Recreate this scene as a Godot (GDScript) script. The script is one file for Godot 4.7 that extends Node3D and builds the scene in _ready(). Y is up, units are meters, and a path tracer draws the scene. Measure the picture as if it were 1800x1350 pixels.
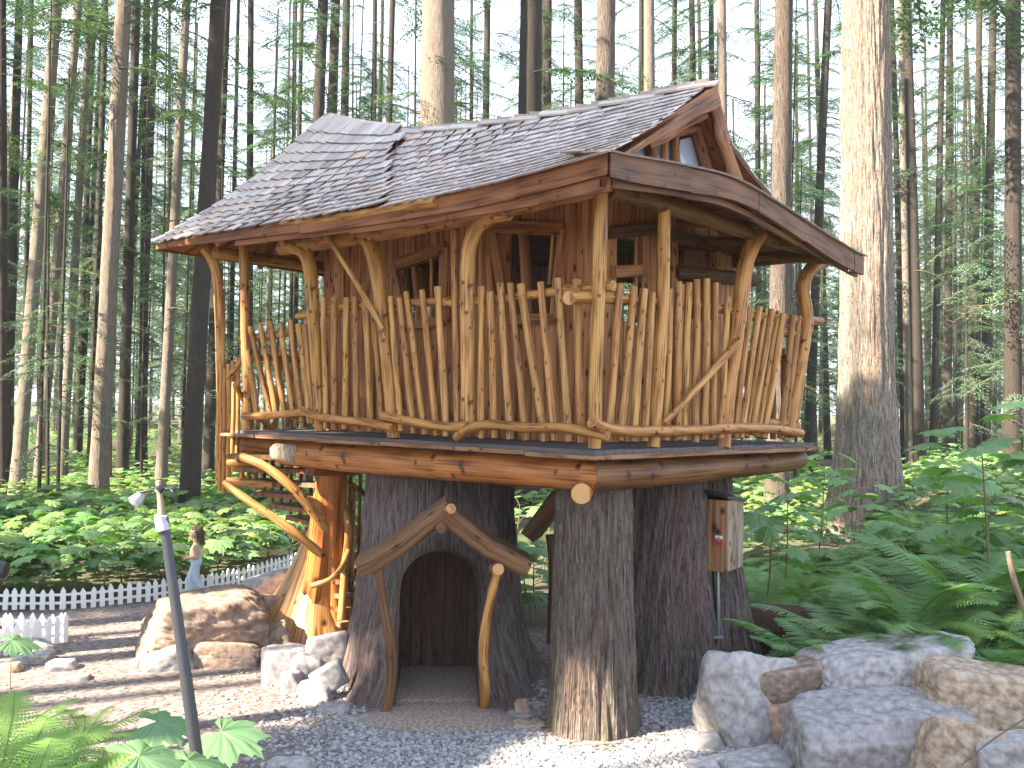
extends Node3D

# ---------------------------------------------------------------- camera numbers (pixel helpers use the 1800x1350 photograph grid)
const F := 1800.0
const EYE := Vector3(0, 2.9, 0)
const PITCH := 1.11
const ROLL := 1.0
var cam_basis := Basis.from_euler(Vector3(deg_to_rad(PITCH), 0, deg_to_rad(ROLL)))
var SUN := Vector3(-0.70, 0.60, 0.36).normalized()
# house frame: corner of the deck nearest to the viewer, two wall directions
const HC := Vector3(0.72, 0, -8.6)
const HU := Vector3(-0.728, 0, -0.685)
const HV := Vector3(0.685, 0, -0.728)
const DECK := 2.52

var rng := RandomNumberGenerator.new()
var fn := FastNoiseLite.new()
var used := {}
var M := {}

# ---------------------------------------------------------------- mesh builder
class MB:
	var v := PackedVector3Array()
	var n := PackedVector3Array()
	var uv := PackedVector2Array()
	var c := PackedColorArray()
	var ix := PackedInt32Array()
	var col := Color.WHITE
	func add(p: Vector3, t: Vector2) -> int:
		v.append(p); n.append(Vector3.ZERO); uv.append(t); c.append(col)
		return v.size() - 1
	func tri(a: int, b: int, d: int) -> void:
		ix.append(a); ix.append(b); ix.append(d)
		var nn := (v[d] - v[a]).cross(v[b] - v[a])
		n[a] += nn; n[b] += nn; n[d] += nn
	func quad(a: int, b: int, d: int, e: int) -> void:
		tri(a, b, d); tri(a, d, e)
	func face(p: Array, uvs: Array = []) -> void:
		var k0 := v.size()
		for i in p.size():
			add(p[i], uvs[i] if uvs.size() > i else Vector2(p[i].x + p[i].z, p[i].y))
		for i in range(1, p.size() - 1):
			tri(k0, k0 + i, k0 + i + 1)
	# box with 8 given corners: a b d e (bottom ring, clockwise from above is not required) and the top ring
	func prism(lo: Array, hi: Array, uvlen := 1.0) -> void:
		var k := lo.size()
		var cen := Vector3.ZERO
		for p in lo: cen += p
		for p in hi: cen += p
		cen /= 2.0 * k
		for i in k:
			var j := (i + 1) % k
			var d1: float = lo[i].distance_to(lo[j])
			var d2: float = lo[i].distance_to(hi[i])
			out_face([lo[i], lo[j], hi[j], hi[i]], [Vector2(0, 0), Vector2(d1, 0), Vector2(d1, d2), Vector2(0, d2)], cen)
		out_face(lo, [], cen)
		out_face(hi, [], cen)
	func out_face(p: Array, uvs: Array, cen: Vector3) -> void:
		var nn: Vector3 = (p[2] - p[0]).cross(p[1] - p[0])
		if nn.dot((p[0] + p[2]) * 0.5 - cen) < 0:
			p = p.duplicate(); p.reverse()
			if uvs.size():
				uvs = uvs.duplicate(); uvs.reverse()
		face(p, uvs)
	# oriented box: centre, half axes; the long grain runs along ax
	func obox(o: Vector3, ax: Vector3, ay: Vector3, az: Vector3, bev := 0.0) -> void:
		var g := Vector2(fposmod(o.x * 3.7 + o.z * 1.3, 5.0), fposmod(o.y * 2.1 + o.x, 5.0))
		var L := [ax, ay, az]
		for k in 3:
			var a: Vector3 = L[k]
			var b: Vector3 = L[(k + 1) % 3]
			var d: Vector3 = L[(k + 2) % 3]
			for s in [-1.0, 1.0]:
				var along_b := b.length() >= d.length()
				var q := [o + a * s - b - d, o + a * s + b - d, o + a * s + b + d, o + a * s - b + d]
				var lb := b.length() * 2
				var ld := d.length() * 2
				var us := []
				for e in [Vector2(0, 0), Vector2(lb, 0), Vector2(lb, ld), Vector2(0, ld)]:
					us.append(g + (Vector2(e.y * 2.0, e.x) if along_b else Vector2(e.x * 2.0, e.y)))
				out_face(q, us, o)
	func tube(pts: Array, rad: Array, seg := 8, capped := true, u_rep := 1.0, squash := 1.0, u0 := 0.0) -> void:
		var k0 := v.size()
		var m := pts.size()
		var tan0: Vector3 = (pts[1] - pts[0]).normalized()
		var side: Vector3 = tan0.cross(Vector3.UP if absf(tan0.y) < 0.9 else Vector3.RIGHT).normalized()
		var ln := u0
		for i in m:
			var tg: Vector3 = (pts[mini(i + 1, m - 1)] - pts[maxi(i - 1, 0)]).normalized()
			side = (side - tg * side.dot(tg)).normalized()
			var up := tg.cross(side)
			if i > 0: ln += pts[i].distance_to(pts[i - 1])
			for j in seg + 1:
				var a := TAU * j / seg
				add(pts[i] + (side * cos(a) + up * sin(a) * squash) * rad[i], Vector2(u0 * 3.7 + u_rep * j / seg, ln))
		for i in m - 1:
			for j in seg:
				var a := k0 + i * (seg + 1) + j
				quad(a, a + 1, a + seg + 2, a + seg + 1)
		for i in m:   # weld the seam's normals
			var a := k0 + i * (seg + 1)
			var nn := n[a] + n[a + seg]
			n[a] = nn; n[a + seg] = nn
		# outward check
		var test := k0 + (seg + 1) * (m / 2)
		if n[test].dot(v[test] - pts[m / 2]) < 0:
			flip(k0)
		if capped:
			cap(pts[0], k0, seg, -tan0)
			cap(pts[m - 1], k0 + (m - 1) * (seg + 1), seg, (pts[m - 1] - pts[m - 2]).normalized())
	func flip(k0: int) -> void:
		for i in range(k0, n.size()): n[i] = -n[i]
		for i in range(0, ix.size(), 3):
			if ix[i] >= k0:
				var t := ix[i + 1]; ix[i + 1] = ix[i + 2]; ix[i + 2] = t
	func cap(o: Vector3, k: int, seg: int, outward: Vector3) -> void:
		var b := v.size()
		for j in seg: add(v[k + j], Vector2(0.5 + 0.3 * cos(TAU * j / seg), 0.5 + 0.3 * sin(TAU * j / seg)))
		var ce := add(o + outward * 0.004, Vector2(0.5, 0.5))
		for j in seg:
			var p := b + j
			var q := b + (j + 1) % seg
			if (v[ce] - v[p]).cross(v[q] - v[p]).dot(outward) > 0: tri(p, q, ce)
			else: tri(q, p, ce)
	func grid(nu: int, nv: int, f: Callable, uvf := Vector2(1, 1)) -> void:
		var k0 := v.size()
		for j in nv + 1:
			for i in nu + 1:
				add(f.call(float(i) / nu, float(j) / nv), Vector2(uvf.x * i / nu, uvf.y * j / nv))
		for j in nv:
			for i in nu:
				var a := k0 + j * (nu + 1) + i
				quad(a, a + 1, a + nu + 2, a + nu + 1)
	func mesh(mat: Material, origin := Vector3.ZERO) -> ArrayMesh:
		var vv := v
		if origin != Vector3.ZERO:
			vv = Transform3D(Basis(), -origin) * v
		var nn := PackedVector3Array(); nn.resize(n.size())
		for i in n.size(): nn[i] = n[i].normalized() if n[i].length_squared() > 1e-20 else Vector3.UP
		var a := []
		a.resize(Mesh.ARRAY_MAX)
		a[Mesh.ARRAY_VERTEX] = vv
		a[Mesh.ARRAY_NORMAL] = nn
		a[Mesh.ARRAY_TEX_UV] = uv
		a[Mesh.ARRAY_COLOR] = c
		a[Mesh.ARRAY_INDEX] = ix
		var m := ArrayMesh.new()
		m.add_surface_from_arrays(Mesh.PRIMITIVE_TRIANGLES, a)
		m.surface_set_material(0, mat)
		return m

# ---------------------------------------------------------------- pixel helpers
func ray(px: float, py: float) -> Vector3:
	return cam_basis * Vector3((px - 900.0) / F, -(py - 675.0) / F, -1.0)
func P(px: float, py: float, d: float) -> Vector3:
	return EYE + ray(px, py) * d
func G(px: float, py: float, y := 0.0) -> Vector3:
	var r := ray(px, py)
	return EYE + r * ((y - EYE.y) / r.y)
func H(s: float, t: float, y: float) -> Vector3:
	return HC + HU * s + HV * t + Vector3(0, y, 0)
func HL(px: float, py: float, t: float) -> Vector3:
	var r := ray(px, py)
	return EYE + r * ((t - HV.dot(EYE - HC)) / HV.dot(r))
func HR(px: float, py: float, s: float) -> Vector3:
	var r := ray(px, py)
	return EYE + r * ((s - HU.dot(EYE - HC)) / HU.dot(r))
func hs(p: Vector3) -> float: return HU.dot(p - HC)
func ht(p: Vector3) -> float: return HV.dot(p - HC)
func toward(p: Vector3) -> Vector3:   # horizontal direction from a place to the camera
	return (Vector3(EYE.x, p.y, EYE.z) - p).normalized()
func smooth(pts: Array, sub := 4) -> Array:
	var o := []
	for i in pts.size() - 1:
		var p0 = pts[maxi(i - 1, 0)]
		var p3 = pts[mini(i + 2, pts.size() - 1)]
		for k in sub:
			var t := float(k) / sub
			o.append(pts[i].cubic_interpolate(pts[i + 1], p0, p3, t))
	o.append(pts[-1])
	return o
func radii(n: int, r0: float, r1: float, wob := 0.05) -> Array:
	var o := []
	for i in n: o.append(lerpf(r0, r1, float(i) / (n - 1)) * (1.0 + rng.randf_range(-wob, wob)))
	return o
func gh(x: float, z: float) -> float:   # the ground
	var h := 1.25 * smoothstep(-6.6, -2.2, z) * (1.0 - 0.25 * smoothstep(0.0, 4.0, absf(x)))
	var lim := 2.35 + 0.42 * maxf(0.0, -z - 9.0)
	if z < -7.0 or x > 0:
		h = maxf(h, 0.0) + 0.72 * smoothstep(lim, lim + 1.3, x) * smoothstep(-8.9, -10.1, z)
	h += 0.22 * smoothstep(3.2, 6.2, x) * smoothstep(-9.2, -12.0, z)
	h += fn.get_noise_2d(x * 30.0, z * 30.0) * 0.04 * smoothstep(-13.0, -18.0, z)
	return h

# ---------------------------------------------------------------- naming and nodes
func numbered(called: String) -> String:
	if not used.has(called):
		used[called] = 0
		return called
	used[called] += 1
	return "%s_%03d" % [called, used[called]]
func tag(o: Node, label: String, category := "", group := "", kind := "") -> Node:
	if label: o.set_meta("label", label)
	if category: o.set_meta("category", category)
	if group: o.set_meta("group", group)
	if kind: o.set_meta("kind", kind)
	return o
func thing(called: String, label: String, category: String, at: Vector3, group := "") -> Node3D:
	var o := Node3D.new()
	o.name = numbered(called)
	add_child(o, true)
	o.position = at
	tag(o, label, category, group)
	return o
func origin_of(p: Node) -> Vector3:
	var o := Vector3.ZERO
	while p != self:
		o += p.position
		p = p.get_parent()
	return o
var part_no := {}
func put(called: String, mb: MB, mat: Material, parent: Node = self) -> MeshInstance3D:
	var o := MeshInstance3D.new()
	o.mesh = mb.mesh(mat, Vector3.ZERO if parent == self else origin_of(parent))
	name_in(o, called, parent)
	return o
func name_in(o: Node, called: String, parent: Node) -> void:
	if parent == self:
		o.name = numbered(called)
	else:
		var k := str(parent.get_instance_id()) + called
		part_no[k] = part_no.get(k, -1) + 1
		o.name = called if part_no[k] == 0 else "%s_%03d" % [called, part_no[k]]
	parent.add_child(o, true)
func share(called: String, m: Mesh, at: Transform3D, parent: Node) -> MeshInstance3D:
	var o := MeshInstance3D.new()
	o.mesh = m
	o.transform = at
	name_in(o, called, parent)
	return o
func many(called: String, m: Mesh, where: Array, tints: Array, parent: Node = self) -> MultiMeshInstance3D:
	var mm := MultiMesh.new()
	mm.transform_format = MultiMesh.TRANSFORM_3D
	mm.use_colors = tints.size() > 0
	mm.mesh = m
	mm.instance_count = where.size()
	for i in where.size():
		mm.set_instance_transform(i, where[i])
		if tints.size(): mm.set_instance_color(i, tints[i])
	var o := MultiMeshInstance3D.new()
	o.multimesh = mm
	name_in(o, called, parent)
	return o

# ---------------------------------------------------------------- textures
func noise_bytes(sd: int, w: int, h: int, freq: float, oct: int, tw: int, th: int) -> PackedByteArray:
	var n := FastNoiseLite.new()
	n.noise_type = FastNoiseLite.TYPE_SIMPLEX_SMOOTH
	n.seed = sd
	n.frequency = freq
	n.fractal_octaves = oct
	var im := n.get_seamless_image(w, h)
	im.convert(Image.FORMAT_L8)
	if w != tw or h != th: im.resize(tw, th, Image.INTERPOLATE_CUBIC)
	return im.get_data()
func tex(bytes: PackedByteArray, s: int, fmt: int) -> ImageTexture:
	var im := Image.create_from_data(s, s, false, fmt, bytes)
	im.generate_mipmaps()
	return ImageTexture.create_from_image(im)
func ramp(stops: Array) -> PackedByteArray:   # 256 x rgb from [at, Color]
	var g := Gradient.new()
	var offs := PackedFloat32Array()
	var cols := PackedColorArray()
	for s in stops:
		offs.append(s[0]); cols.append(s[1])
	g.offsets = offs
	g.colors = cols
	var b := PackedByteArray()
	for i in 256:
		var c := g.sample(i / 255.0)
		b.append(int(c.r * 255)); b.append(int(c.g * 255)); b.append(int(c.b * 255))
	return b
func colored(val: PackedByteArray, s: int, r: PackedByteArray) -> ImageTexture:
	var o := PackedByteArray()
	o.resize(s * s * 3)
	for i in s * s:
		var k := val[i] * 3
		o[i * 3] = r[k]; o[i * 3 + 1] = r[k + 1]; o[i * 3 + 2] = r[k + 2]
	return tex(o, s, Image.FORMAT_RGB8)
func blend_bytes(a: PackedByteArray, b: PackedByteArray, k: float) -> PackedByteArray:
	var o := PackedByteArray()
	o.resize(a.size())
	for i in a.size(): o[i] = int(clampf(a[i] * (1.0 - k) + b[i] * k, 0, 255))
	return o
func ridged(a: PackedByteArray, gain := 2.0) -> PackedByteArray:
	var o := PackedByteArray()
	o.resize(a.size())
	for i in a.size(): o[i] = int(clampf(absf(a[i] - 128.0) * gain, 0, 255))
	return o
func mat(col: Color, rough: float, t: Texture2D = null, bump: Texture2D = null, bump_cm := 0.0, uvs := Vector3.ONE) -> StandardMaterial3D:
	var m := StandardMaterial3D.new()
	m.albedo_color = col
	m.roughness = rough
	m.vertex_color_use_as_albedo = true
	m.uv1_scale = uvs
	if t: m.albedo_texture = t
	if bump:
		m.heightmap_enabled = true
		m.heightmap_texture = bump
		m.heightmap_scale = bump_cm
	return m
func lin(r: float, g: float, b: float) -> Color: return Color(r, g, b).linear_to_srgb()

func make_materials() -> void:
	var S := 512
	# bark: long vertical fibres, broken into plates
	var f1 := noise_bytes(3, 512, 32, 0.06, 4, S, S)
	var f2 := noise_bytes(4, 256, 64, 0.05, 3, S, S)
	var f3 := noise_bytes(5, 512, 512, 0.03, 4, S, S)
	var bark_h := blend_bytes(blend_bytes(ridged(f1, 2.4), f2, 0.4), f3, 0.25)
	M.bark_bump = tex(bark_h, S, Image.FORMAT_L8)
	M.bark_near_tex = colored(bark_h, S, ramp([[0.0, Color(0.26, 0.22, 0.2)], [0.2, Color(0.55, 0.5, 0.48)], [0.45, Color(0.85, 0.82, 0.8)], [0.75, Color(1, 0.99, 0.97)], [1.0, Color(1, 1, 1)]]))
	M.bark_tex = colored(bark_h, S, ramp([[0.0, Color(0.40, 0.36, 0.34)], [0.16, Color(0.68, 0.64, 0.61)], [0.4, Color(0.92, 0.89, 0.87)], [1.0, Color(1, 1, 0.98)]]))
	# wood: fine grain along v with darker streaks and knots
	var g1 := noise_bytes(11, 512, 16, 0.05, 4, S, S)
	var g2 := noise_bytes(12, 64, 32, 0.06, 3, S, S)
	var wv := blend_bytes(g1, g2, 0.4)
	var kr := RandomNumberGenerator.new()
	kr.seed = 5
	for q in 11:
		var cx := kr.randi_range(0, S - 1)
		var cy := kr.randi_range(0, S - 1)
		var kw := kr.randf_range(9, 20)
		for dy in range(-30, 31):
			for dx in range(-40, 41):
				var d := Vector2(dx / (kw * 1.6), dy / (kw * 0.62)).length()
				if d < 1.25:
					var k := posmod(cy + dy, S) * S + posmod(cx + dx, S)
					wv[k] = int(wv[k] * clampf(d * 0.85 + 0.05, 0.16, 1.0))
	M.wood_bump = tex(wv, S, Image.FORMAT_L8)
	M.wood_tex = colored(wv, S, ramp([[0.0, Color(0.22, 0.13, 0.07)], [0.22, Color(0.52, 0.38, 0.26)], [0.42, Color(0.82, 0.72, 0.6)], [0.6, Color(0.97, 0.92, 0.84)], [1.0, Color(1, 1, 0.97)]]))
	M.grey_tex = colored(g1, S, ramp([[0.0, Color(0.6, 0.58, 0.58)], [0.35, Color(0.85, 0.84, 0.84)], [0.6, Color(0.97, 0.96, 0.96)], [1.0, Color(1, 1, 1)]]))
	# rock: blotches, speckle and cracks
	var r1 := noise_bytes(21, 512, 512, 0.008, 5, S, S)
	var r2 := noise_bytes(22, 512, 512, 0.12, 3, S, S)
	var r3 := noise_bytes(23, 512, 512, 0.01, 4, S, S)
	var rv := blend_bytes(r1, r2, 0.42)
	for i in S * S:
		var e := absf(r3[i] - 128.0)
		if e < 5.0: rv[i] = int(rv[i] * (0.5 + 0.1 * e))
	M.rock_bump = tex(rv, S, Image.FORMAT_L8)
	M.rock_tex = colored(rv, S, ramp([[0.0, Color(0.42, 0.41, 0.42)], [0.3, Color(0.68, 0.67, 0.68)], [0.5, Color(0.85, 0.84, 0.84)], [0.68, Color(0.96, 0.95, 0.95)], [1.0, Color(1, 1, 1)]]))
	M.tan_tex = colored(rv, S, ramp([[0.0, Color(0.46, 0.4, 0.35)], [0.33, Color(0.7, 0.62, 0.55)], [0.5, Color(0.86, 0.79, 0.72)], [0.66, Color(0.96, 0.92, 0.87)], [1.0, Color(1, 0.98, 0.96)]]))
	# soil and grit
	var s1 := noise_bytes(31, 512, 512, 0.02, 5, S, S)
	var s2 := noise_bytes(32, 512, 512, 0.2, 2, S, S)
	var sv := blend_bytes(s1, s2, 0.5)
	M.soil_bump = tex(sv, S, Image.FORMAT_L8)
	M.soil_tex = colored(sv, S, ramp([[0.0, Color(0.4, 0.36, 0.33)], [0.4, Color(0.72, 0.68, 0.65)], [0.6, Color(0.95, 0.92, 0.9)], [1.0, Color(1, 1, 1)]]))

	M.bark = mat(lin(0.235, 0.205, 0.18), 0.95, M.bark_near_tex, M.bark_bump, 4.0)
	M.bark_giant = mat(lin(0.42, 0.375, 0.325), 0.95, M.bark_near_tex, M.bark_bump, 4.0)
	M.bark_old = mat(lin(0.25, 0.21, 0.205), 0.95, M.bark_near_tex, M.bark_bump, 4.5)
	M.bark_far = mat(lin(0.055, 0.045, 0.037), 0.95, M.bark_tex, M.bark_bump, 1.5)
	M.bark_grey = mat(lin(0.24, 0.21, 0.18), 0.95, M.bark_tex, M.bark_bump, 2.0)
	var hues := [[0.58, 0.345, 0.12], [0.52, 0.295, 0.095], [0.62, 0.39, 0.15], [0.48, 0.27, 0.092]]
	for i in 4:
		M["pole%d" % i] = mat(lin(hues[i][0], hues[i][1], hues[i][2]), 0.55, M.wood_tex, M.wood_bump, 0.12, Vector3(1, 0.9, 1))
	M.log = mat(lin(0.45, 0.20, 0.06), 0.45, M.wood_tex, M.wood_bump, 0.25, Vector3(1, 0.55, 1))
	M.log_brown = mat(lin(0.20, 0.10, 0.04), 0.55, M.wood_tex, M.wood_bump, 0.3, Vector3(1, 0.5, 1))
	M.fascia = mat(lin(0.275, 0.115, 0.042), 0.55, M.wood_tex, M.wood_bump, 0.2, Vector3(1.5, 0.5, 1))
	M.fascia_shaded = mat(lin(0.17, 0.078, 0.032), 0.6, M.wood_tex, M.wood_bump, 0.25, Vector3(1.5, 0.5, 1))  # darker copy of the fascia wood, canopy shade put into the colour
	M.soffit = mat(lin(0.38, 0.17, 0.07), 0.7, M.wood_tex, M.wood_bump, 0.2, Vector3(1.5, 0.5, 1))
	for i in 3:
		M["plank%d" % i] = mat([lin(0.46, 0.235, 0.11), lin(0.40, 0.195, 0.09), lin(0.52, 0.28, 0.135)][i], 0.7, M.wood_tex, M.wood_bump, 0.2, Vector3(1.2, 0.45, 1))
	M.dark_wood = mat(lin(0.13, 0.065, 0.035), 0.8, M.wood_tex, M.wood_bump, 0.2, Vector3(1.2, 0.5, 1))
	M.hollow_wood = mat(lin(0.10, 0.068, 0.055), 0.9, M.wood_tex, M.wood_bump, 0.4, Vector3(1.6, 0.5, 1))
	M.deck = mat(lin(0.14, 0.125, 0.125), 0.85, M.grey_tex, M.wood_bump, 0.25, Vector3(1.5, 0.6, 1))
	M.deck_edge = mat(lin(0.30, 0.19, 0.13), 0.85, M.wood_tex, M.wood_bump, 0.25, Vector3(1.5, 0.6, 1))
	M.pale_log = mat(lin(0.62, 0.40, 0.19), 0.5, M.wood_tex, M.wood_bump, 0.25, Vector3(1, 0.55, 1))
	M.end_grain = mat(lin(0.50, 0.27, 0.10), 0.7)
	M.weathered = mat(lin(0.21, 0.12, 0.062), 0.8, M.wood_tex, M.wood_bump, 0.5, Vector3(1.2, 0.6, 1))
	var sh := [[0.66, 0.57, 0.50], [0.56, 0.48, 0.425], [0.74, 0.66, 0.59], [0.54, 0.42, 0.35], [0.72, 0.54, 0.41], [0.42, 0.35, 0.305]]
	for i in 6:
		M["shingle%d" % i] = mat(lin(sh[i][0], sh[i][1], sh[i][2]), 0.8, M.grey_tex, M.wood_bump, 0.25, Vector3(2.0, 1.2, 1))
	for pair in [["rock", M.rock_tex, lin(0.44, 0.415, 0.395)], ["rock_pale", M.rock_tex, lin(0.53, 0.505, 0.48)], ["rock_tan", M.tan_tex, lin(0.56, 0.50, 0.42)], ["rock_brown", M.tan_tex, lin(0.36, 0.305, 0.275)], ["rock_dark", M.rock_tex, lin(0.40, 0.375, 0.375)], ["rock_pink", M.tan_tex, lin(0.52, 0.40, 0.35)]]:
		var m := mat(pair[2], 0.9, pair[1], M.rock_bump, 1.2, Vector3(2.1, 2.1, 2.1))
		m.uv1_triplanar = true
		m.heightmap_scale = 0.8
		M[pair[0]] = m
	M.ground = mat(Color.WHITE, 1.0, M.soil_tex, M.soil_bump, 2.0, Vector3(0.9, 0.9, 0.9))
	M.ground.uv1_triplanar = true
	M.ground.uv1_world_triplanar = true
	M.sand = mat(lin(0.41, 0.345, 0.305), 1.0, M.soil_tex, M.soil_bump, 0.8, Vector3(2.2, 2.2, 2.2))
	M.sand.uv1_triplanar = true
	M.pebble = mat(Color.WHITE, 0.9)
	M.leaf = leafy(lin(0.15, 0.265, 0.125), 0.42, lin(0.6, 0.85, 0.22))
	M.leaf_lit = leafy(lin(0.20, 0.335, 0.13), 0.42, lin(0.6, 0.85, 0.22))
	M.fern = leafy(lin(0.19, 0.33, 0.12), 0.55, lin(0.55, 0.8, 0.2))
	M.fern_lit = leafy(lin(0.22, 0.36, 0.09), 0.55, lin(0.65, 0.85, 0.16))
	M.needle = leafy(lin(0.115, 0.172, 0.115), 0.6, lin(0.55, 0.7, 0.3))
	M.stem = mat(lin(0.16, 0.13, 0.06), 0.8)
	M.twig = mat(lin(0.15, 0.12, 0.09), 0.95)
	M.white_paint = mat(lin(0.84, 0.84, 0.82), 0.5)
	M.glass = mat(Color(0.1, 0.12, 0.14, 0.2), 0.03)
	M.glass.transparency = BaseMaterial3D.TRANSPARENCY_ALPHA
	M.sky_painted_glass = mat(lin(0.42, 0.47, 0.56), 0.06)  # opaque, with the pale sky reflection painted into its colour
	M.plastic = mat(lin(0.03, 0.035, 0.045), 0.4)
	M.tape = mat(lin(0.42, 0.42, 0.46), 0.5)
	M.metal = mat(lin(0.30, 0.31, 0.33), 0.45)
	M.metal.metallic = 0.6
	M.black = mat(lin(0.02, 0.02, 0.022), 0.35)
	M.red = mat(lin(0.42, 0.03, 0.04), 0.5)
	M.paper = mat(lin(0.7, 0.68, 0.66), 0.6)
	M.ply = mat(lin(0.34, 0.205, 0.115), 0.8, M.wood_tex, M.wood_bump, 0.1, Vector3(0.8, 0.4, 1))
	M.greyboard = mat(lin(0.36, 0.335, 0.32), 0.8, M.wood_tex, M.wood_bump, 0.2, Vector3(1.2, 0.5, 1))
	M.soil_mound = mat(lin(0.12, 0.065, 0.045), 1.0, M.soil_tex, M.soil_bump, 2.5, Vector3(2, 2, 2))
	M.soil_mound.uv1_triplanar = true
	M.rope = mat(lin(0.42, 0.30, 0.16), 0.9)
	M.body = mat(Color.WHITE, 0.7)
func leafy(col: Color, rough: float, back: Color) -> StandardMaterial3D:
	var m := mat(col, rough)
	m.backlight_enabled = true
	m.backlight = back
	m.cull_mode = BaseMaterial3D.CULL_DISABLED
	return m

# ================================================================ the scene
func _ready() -> void:
	rng.seed = 20
	fn.seed = 7
	fn.noise_type = FastNoiseLite.TYPE_SIMPLEX_SMOOTH
	fn.frequency = 0.01
	var cam := Camera3D.new()
	cam.name = "camera"
	cam.fov = rad_to_deg(2.0 * atan(675.0 / F))
	cam.far = 900.0
	cam.near = 0.05
	cam.position = EYE
	cam.basis = cam_basis
	add_child(cam)
	cam.current = true
	var env := Environment.new()
	env.background_mode = Environment.BG_SKY
	var sky := ProceduralSkyMaterial.new()
	sky.sky_top_color = Color(0.74, 0.82, 0.95)
	sky.sky_horizon_color = Color(0.94, 0.97, 1.0)
	sky.sky_curve = 0.25
	sky.sky_energy_multiplier = 0.7
	sky.ground_bottom_color = Color(0.4, 0.42, 0.4)
	sky.ground_horizon_color = Color(0.8, 0.84, 0.84)
	sky.sun_angle_max = 20.0
	var sk := Sky.new()
	sk.sky_material = sky
	env.sky = sk
	env.tonemap_mode = Environment.TONE_MAPPER_LINEAR
	env.tonemap_exposure = 6.2
	env.fog_enabled = true
	env.fog_density = 0.0004
	env.fog_light_color = Color(0.93, 0.97, 1.0)
	env.sdfgi_enabled = true
	env.ssao_enabled = true
	env.ssil_enabled = true
	var we := WorldEnvironment.new()
	we.name = "daylight"
	we.environment = env
	add_child(we)
	var sun := DirectionalLight3D.new()
	sun.name = "sun"
	sun.light_energy = 1.6
	sun.light_color = Color(1.0, 0.95, 0.86)
	sun.light_angular_distance = 0.5
	sun.shadow_enabled = true
	add_child(sun)
	sun.look_at_from_position(Vector3.ZERO, -SUN, Vector3.UP)

	make_materials()
	make_shapes()
	ground()
	supports()
	tree_house()
	forest()
	boulders()
	fences()
	person()
	props()
	plants()

# ---------------------------------------------------------------- ground
func path_amount(x: float, z: float) -> float:
	# bare trodden earth: the yard and the path that leaves to the left between fence and boulders
	var edge := fn.get_noise_2d(x * 60, z * 60) * 0.35
	var back := -13.2 + 0.30 * (x + 6.0) if x < -3.0 else -13.0
	if x < -3.4: back = fence_z(x) + 0.25
	var yard := smoothstep(back - 0.5, back + 0.3, z + edge) * (1.0 - smoothstep(2.2, 2.9, x + edge))
	return yard
func fence_z(x: float) -> float:
	# the line of the long picket fence
	var xs := [-9.5, -6.9, -6.2, -5.2, -4.6, -4.15, -3.7, -2.6]
	var zs := [-13.4, -13.9, -14.05, -14.6, -15.4, -16.4, -17.7, -21.0]
	for i in 7:
		if x < xs[i + 1]: return lerpf(zs[i], zs[i + 1], (x - xs[i]) / (xs[i + 1] - xs[i]))
	return -21.0
func gravel_amount(x: float, z: float) -> float:
	var e := fn.get_noise_2d(x * 70 + 50, z * 70) * 0.5
	return smoothstep(-2.3, -1.0, x + e * 0.6) * smoothstep(-10.9, -10.0, z + e) * (1.0 - smoothstep(1.9, 2.5, x - 0.3 * (-z - 9.0))) * (1.0 - smoothstep(-5.5, -4.5, z) * 0.3)
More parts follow.
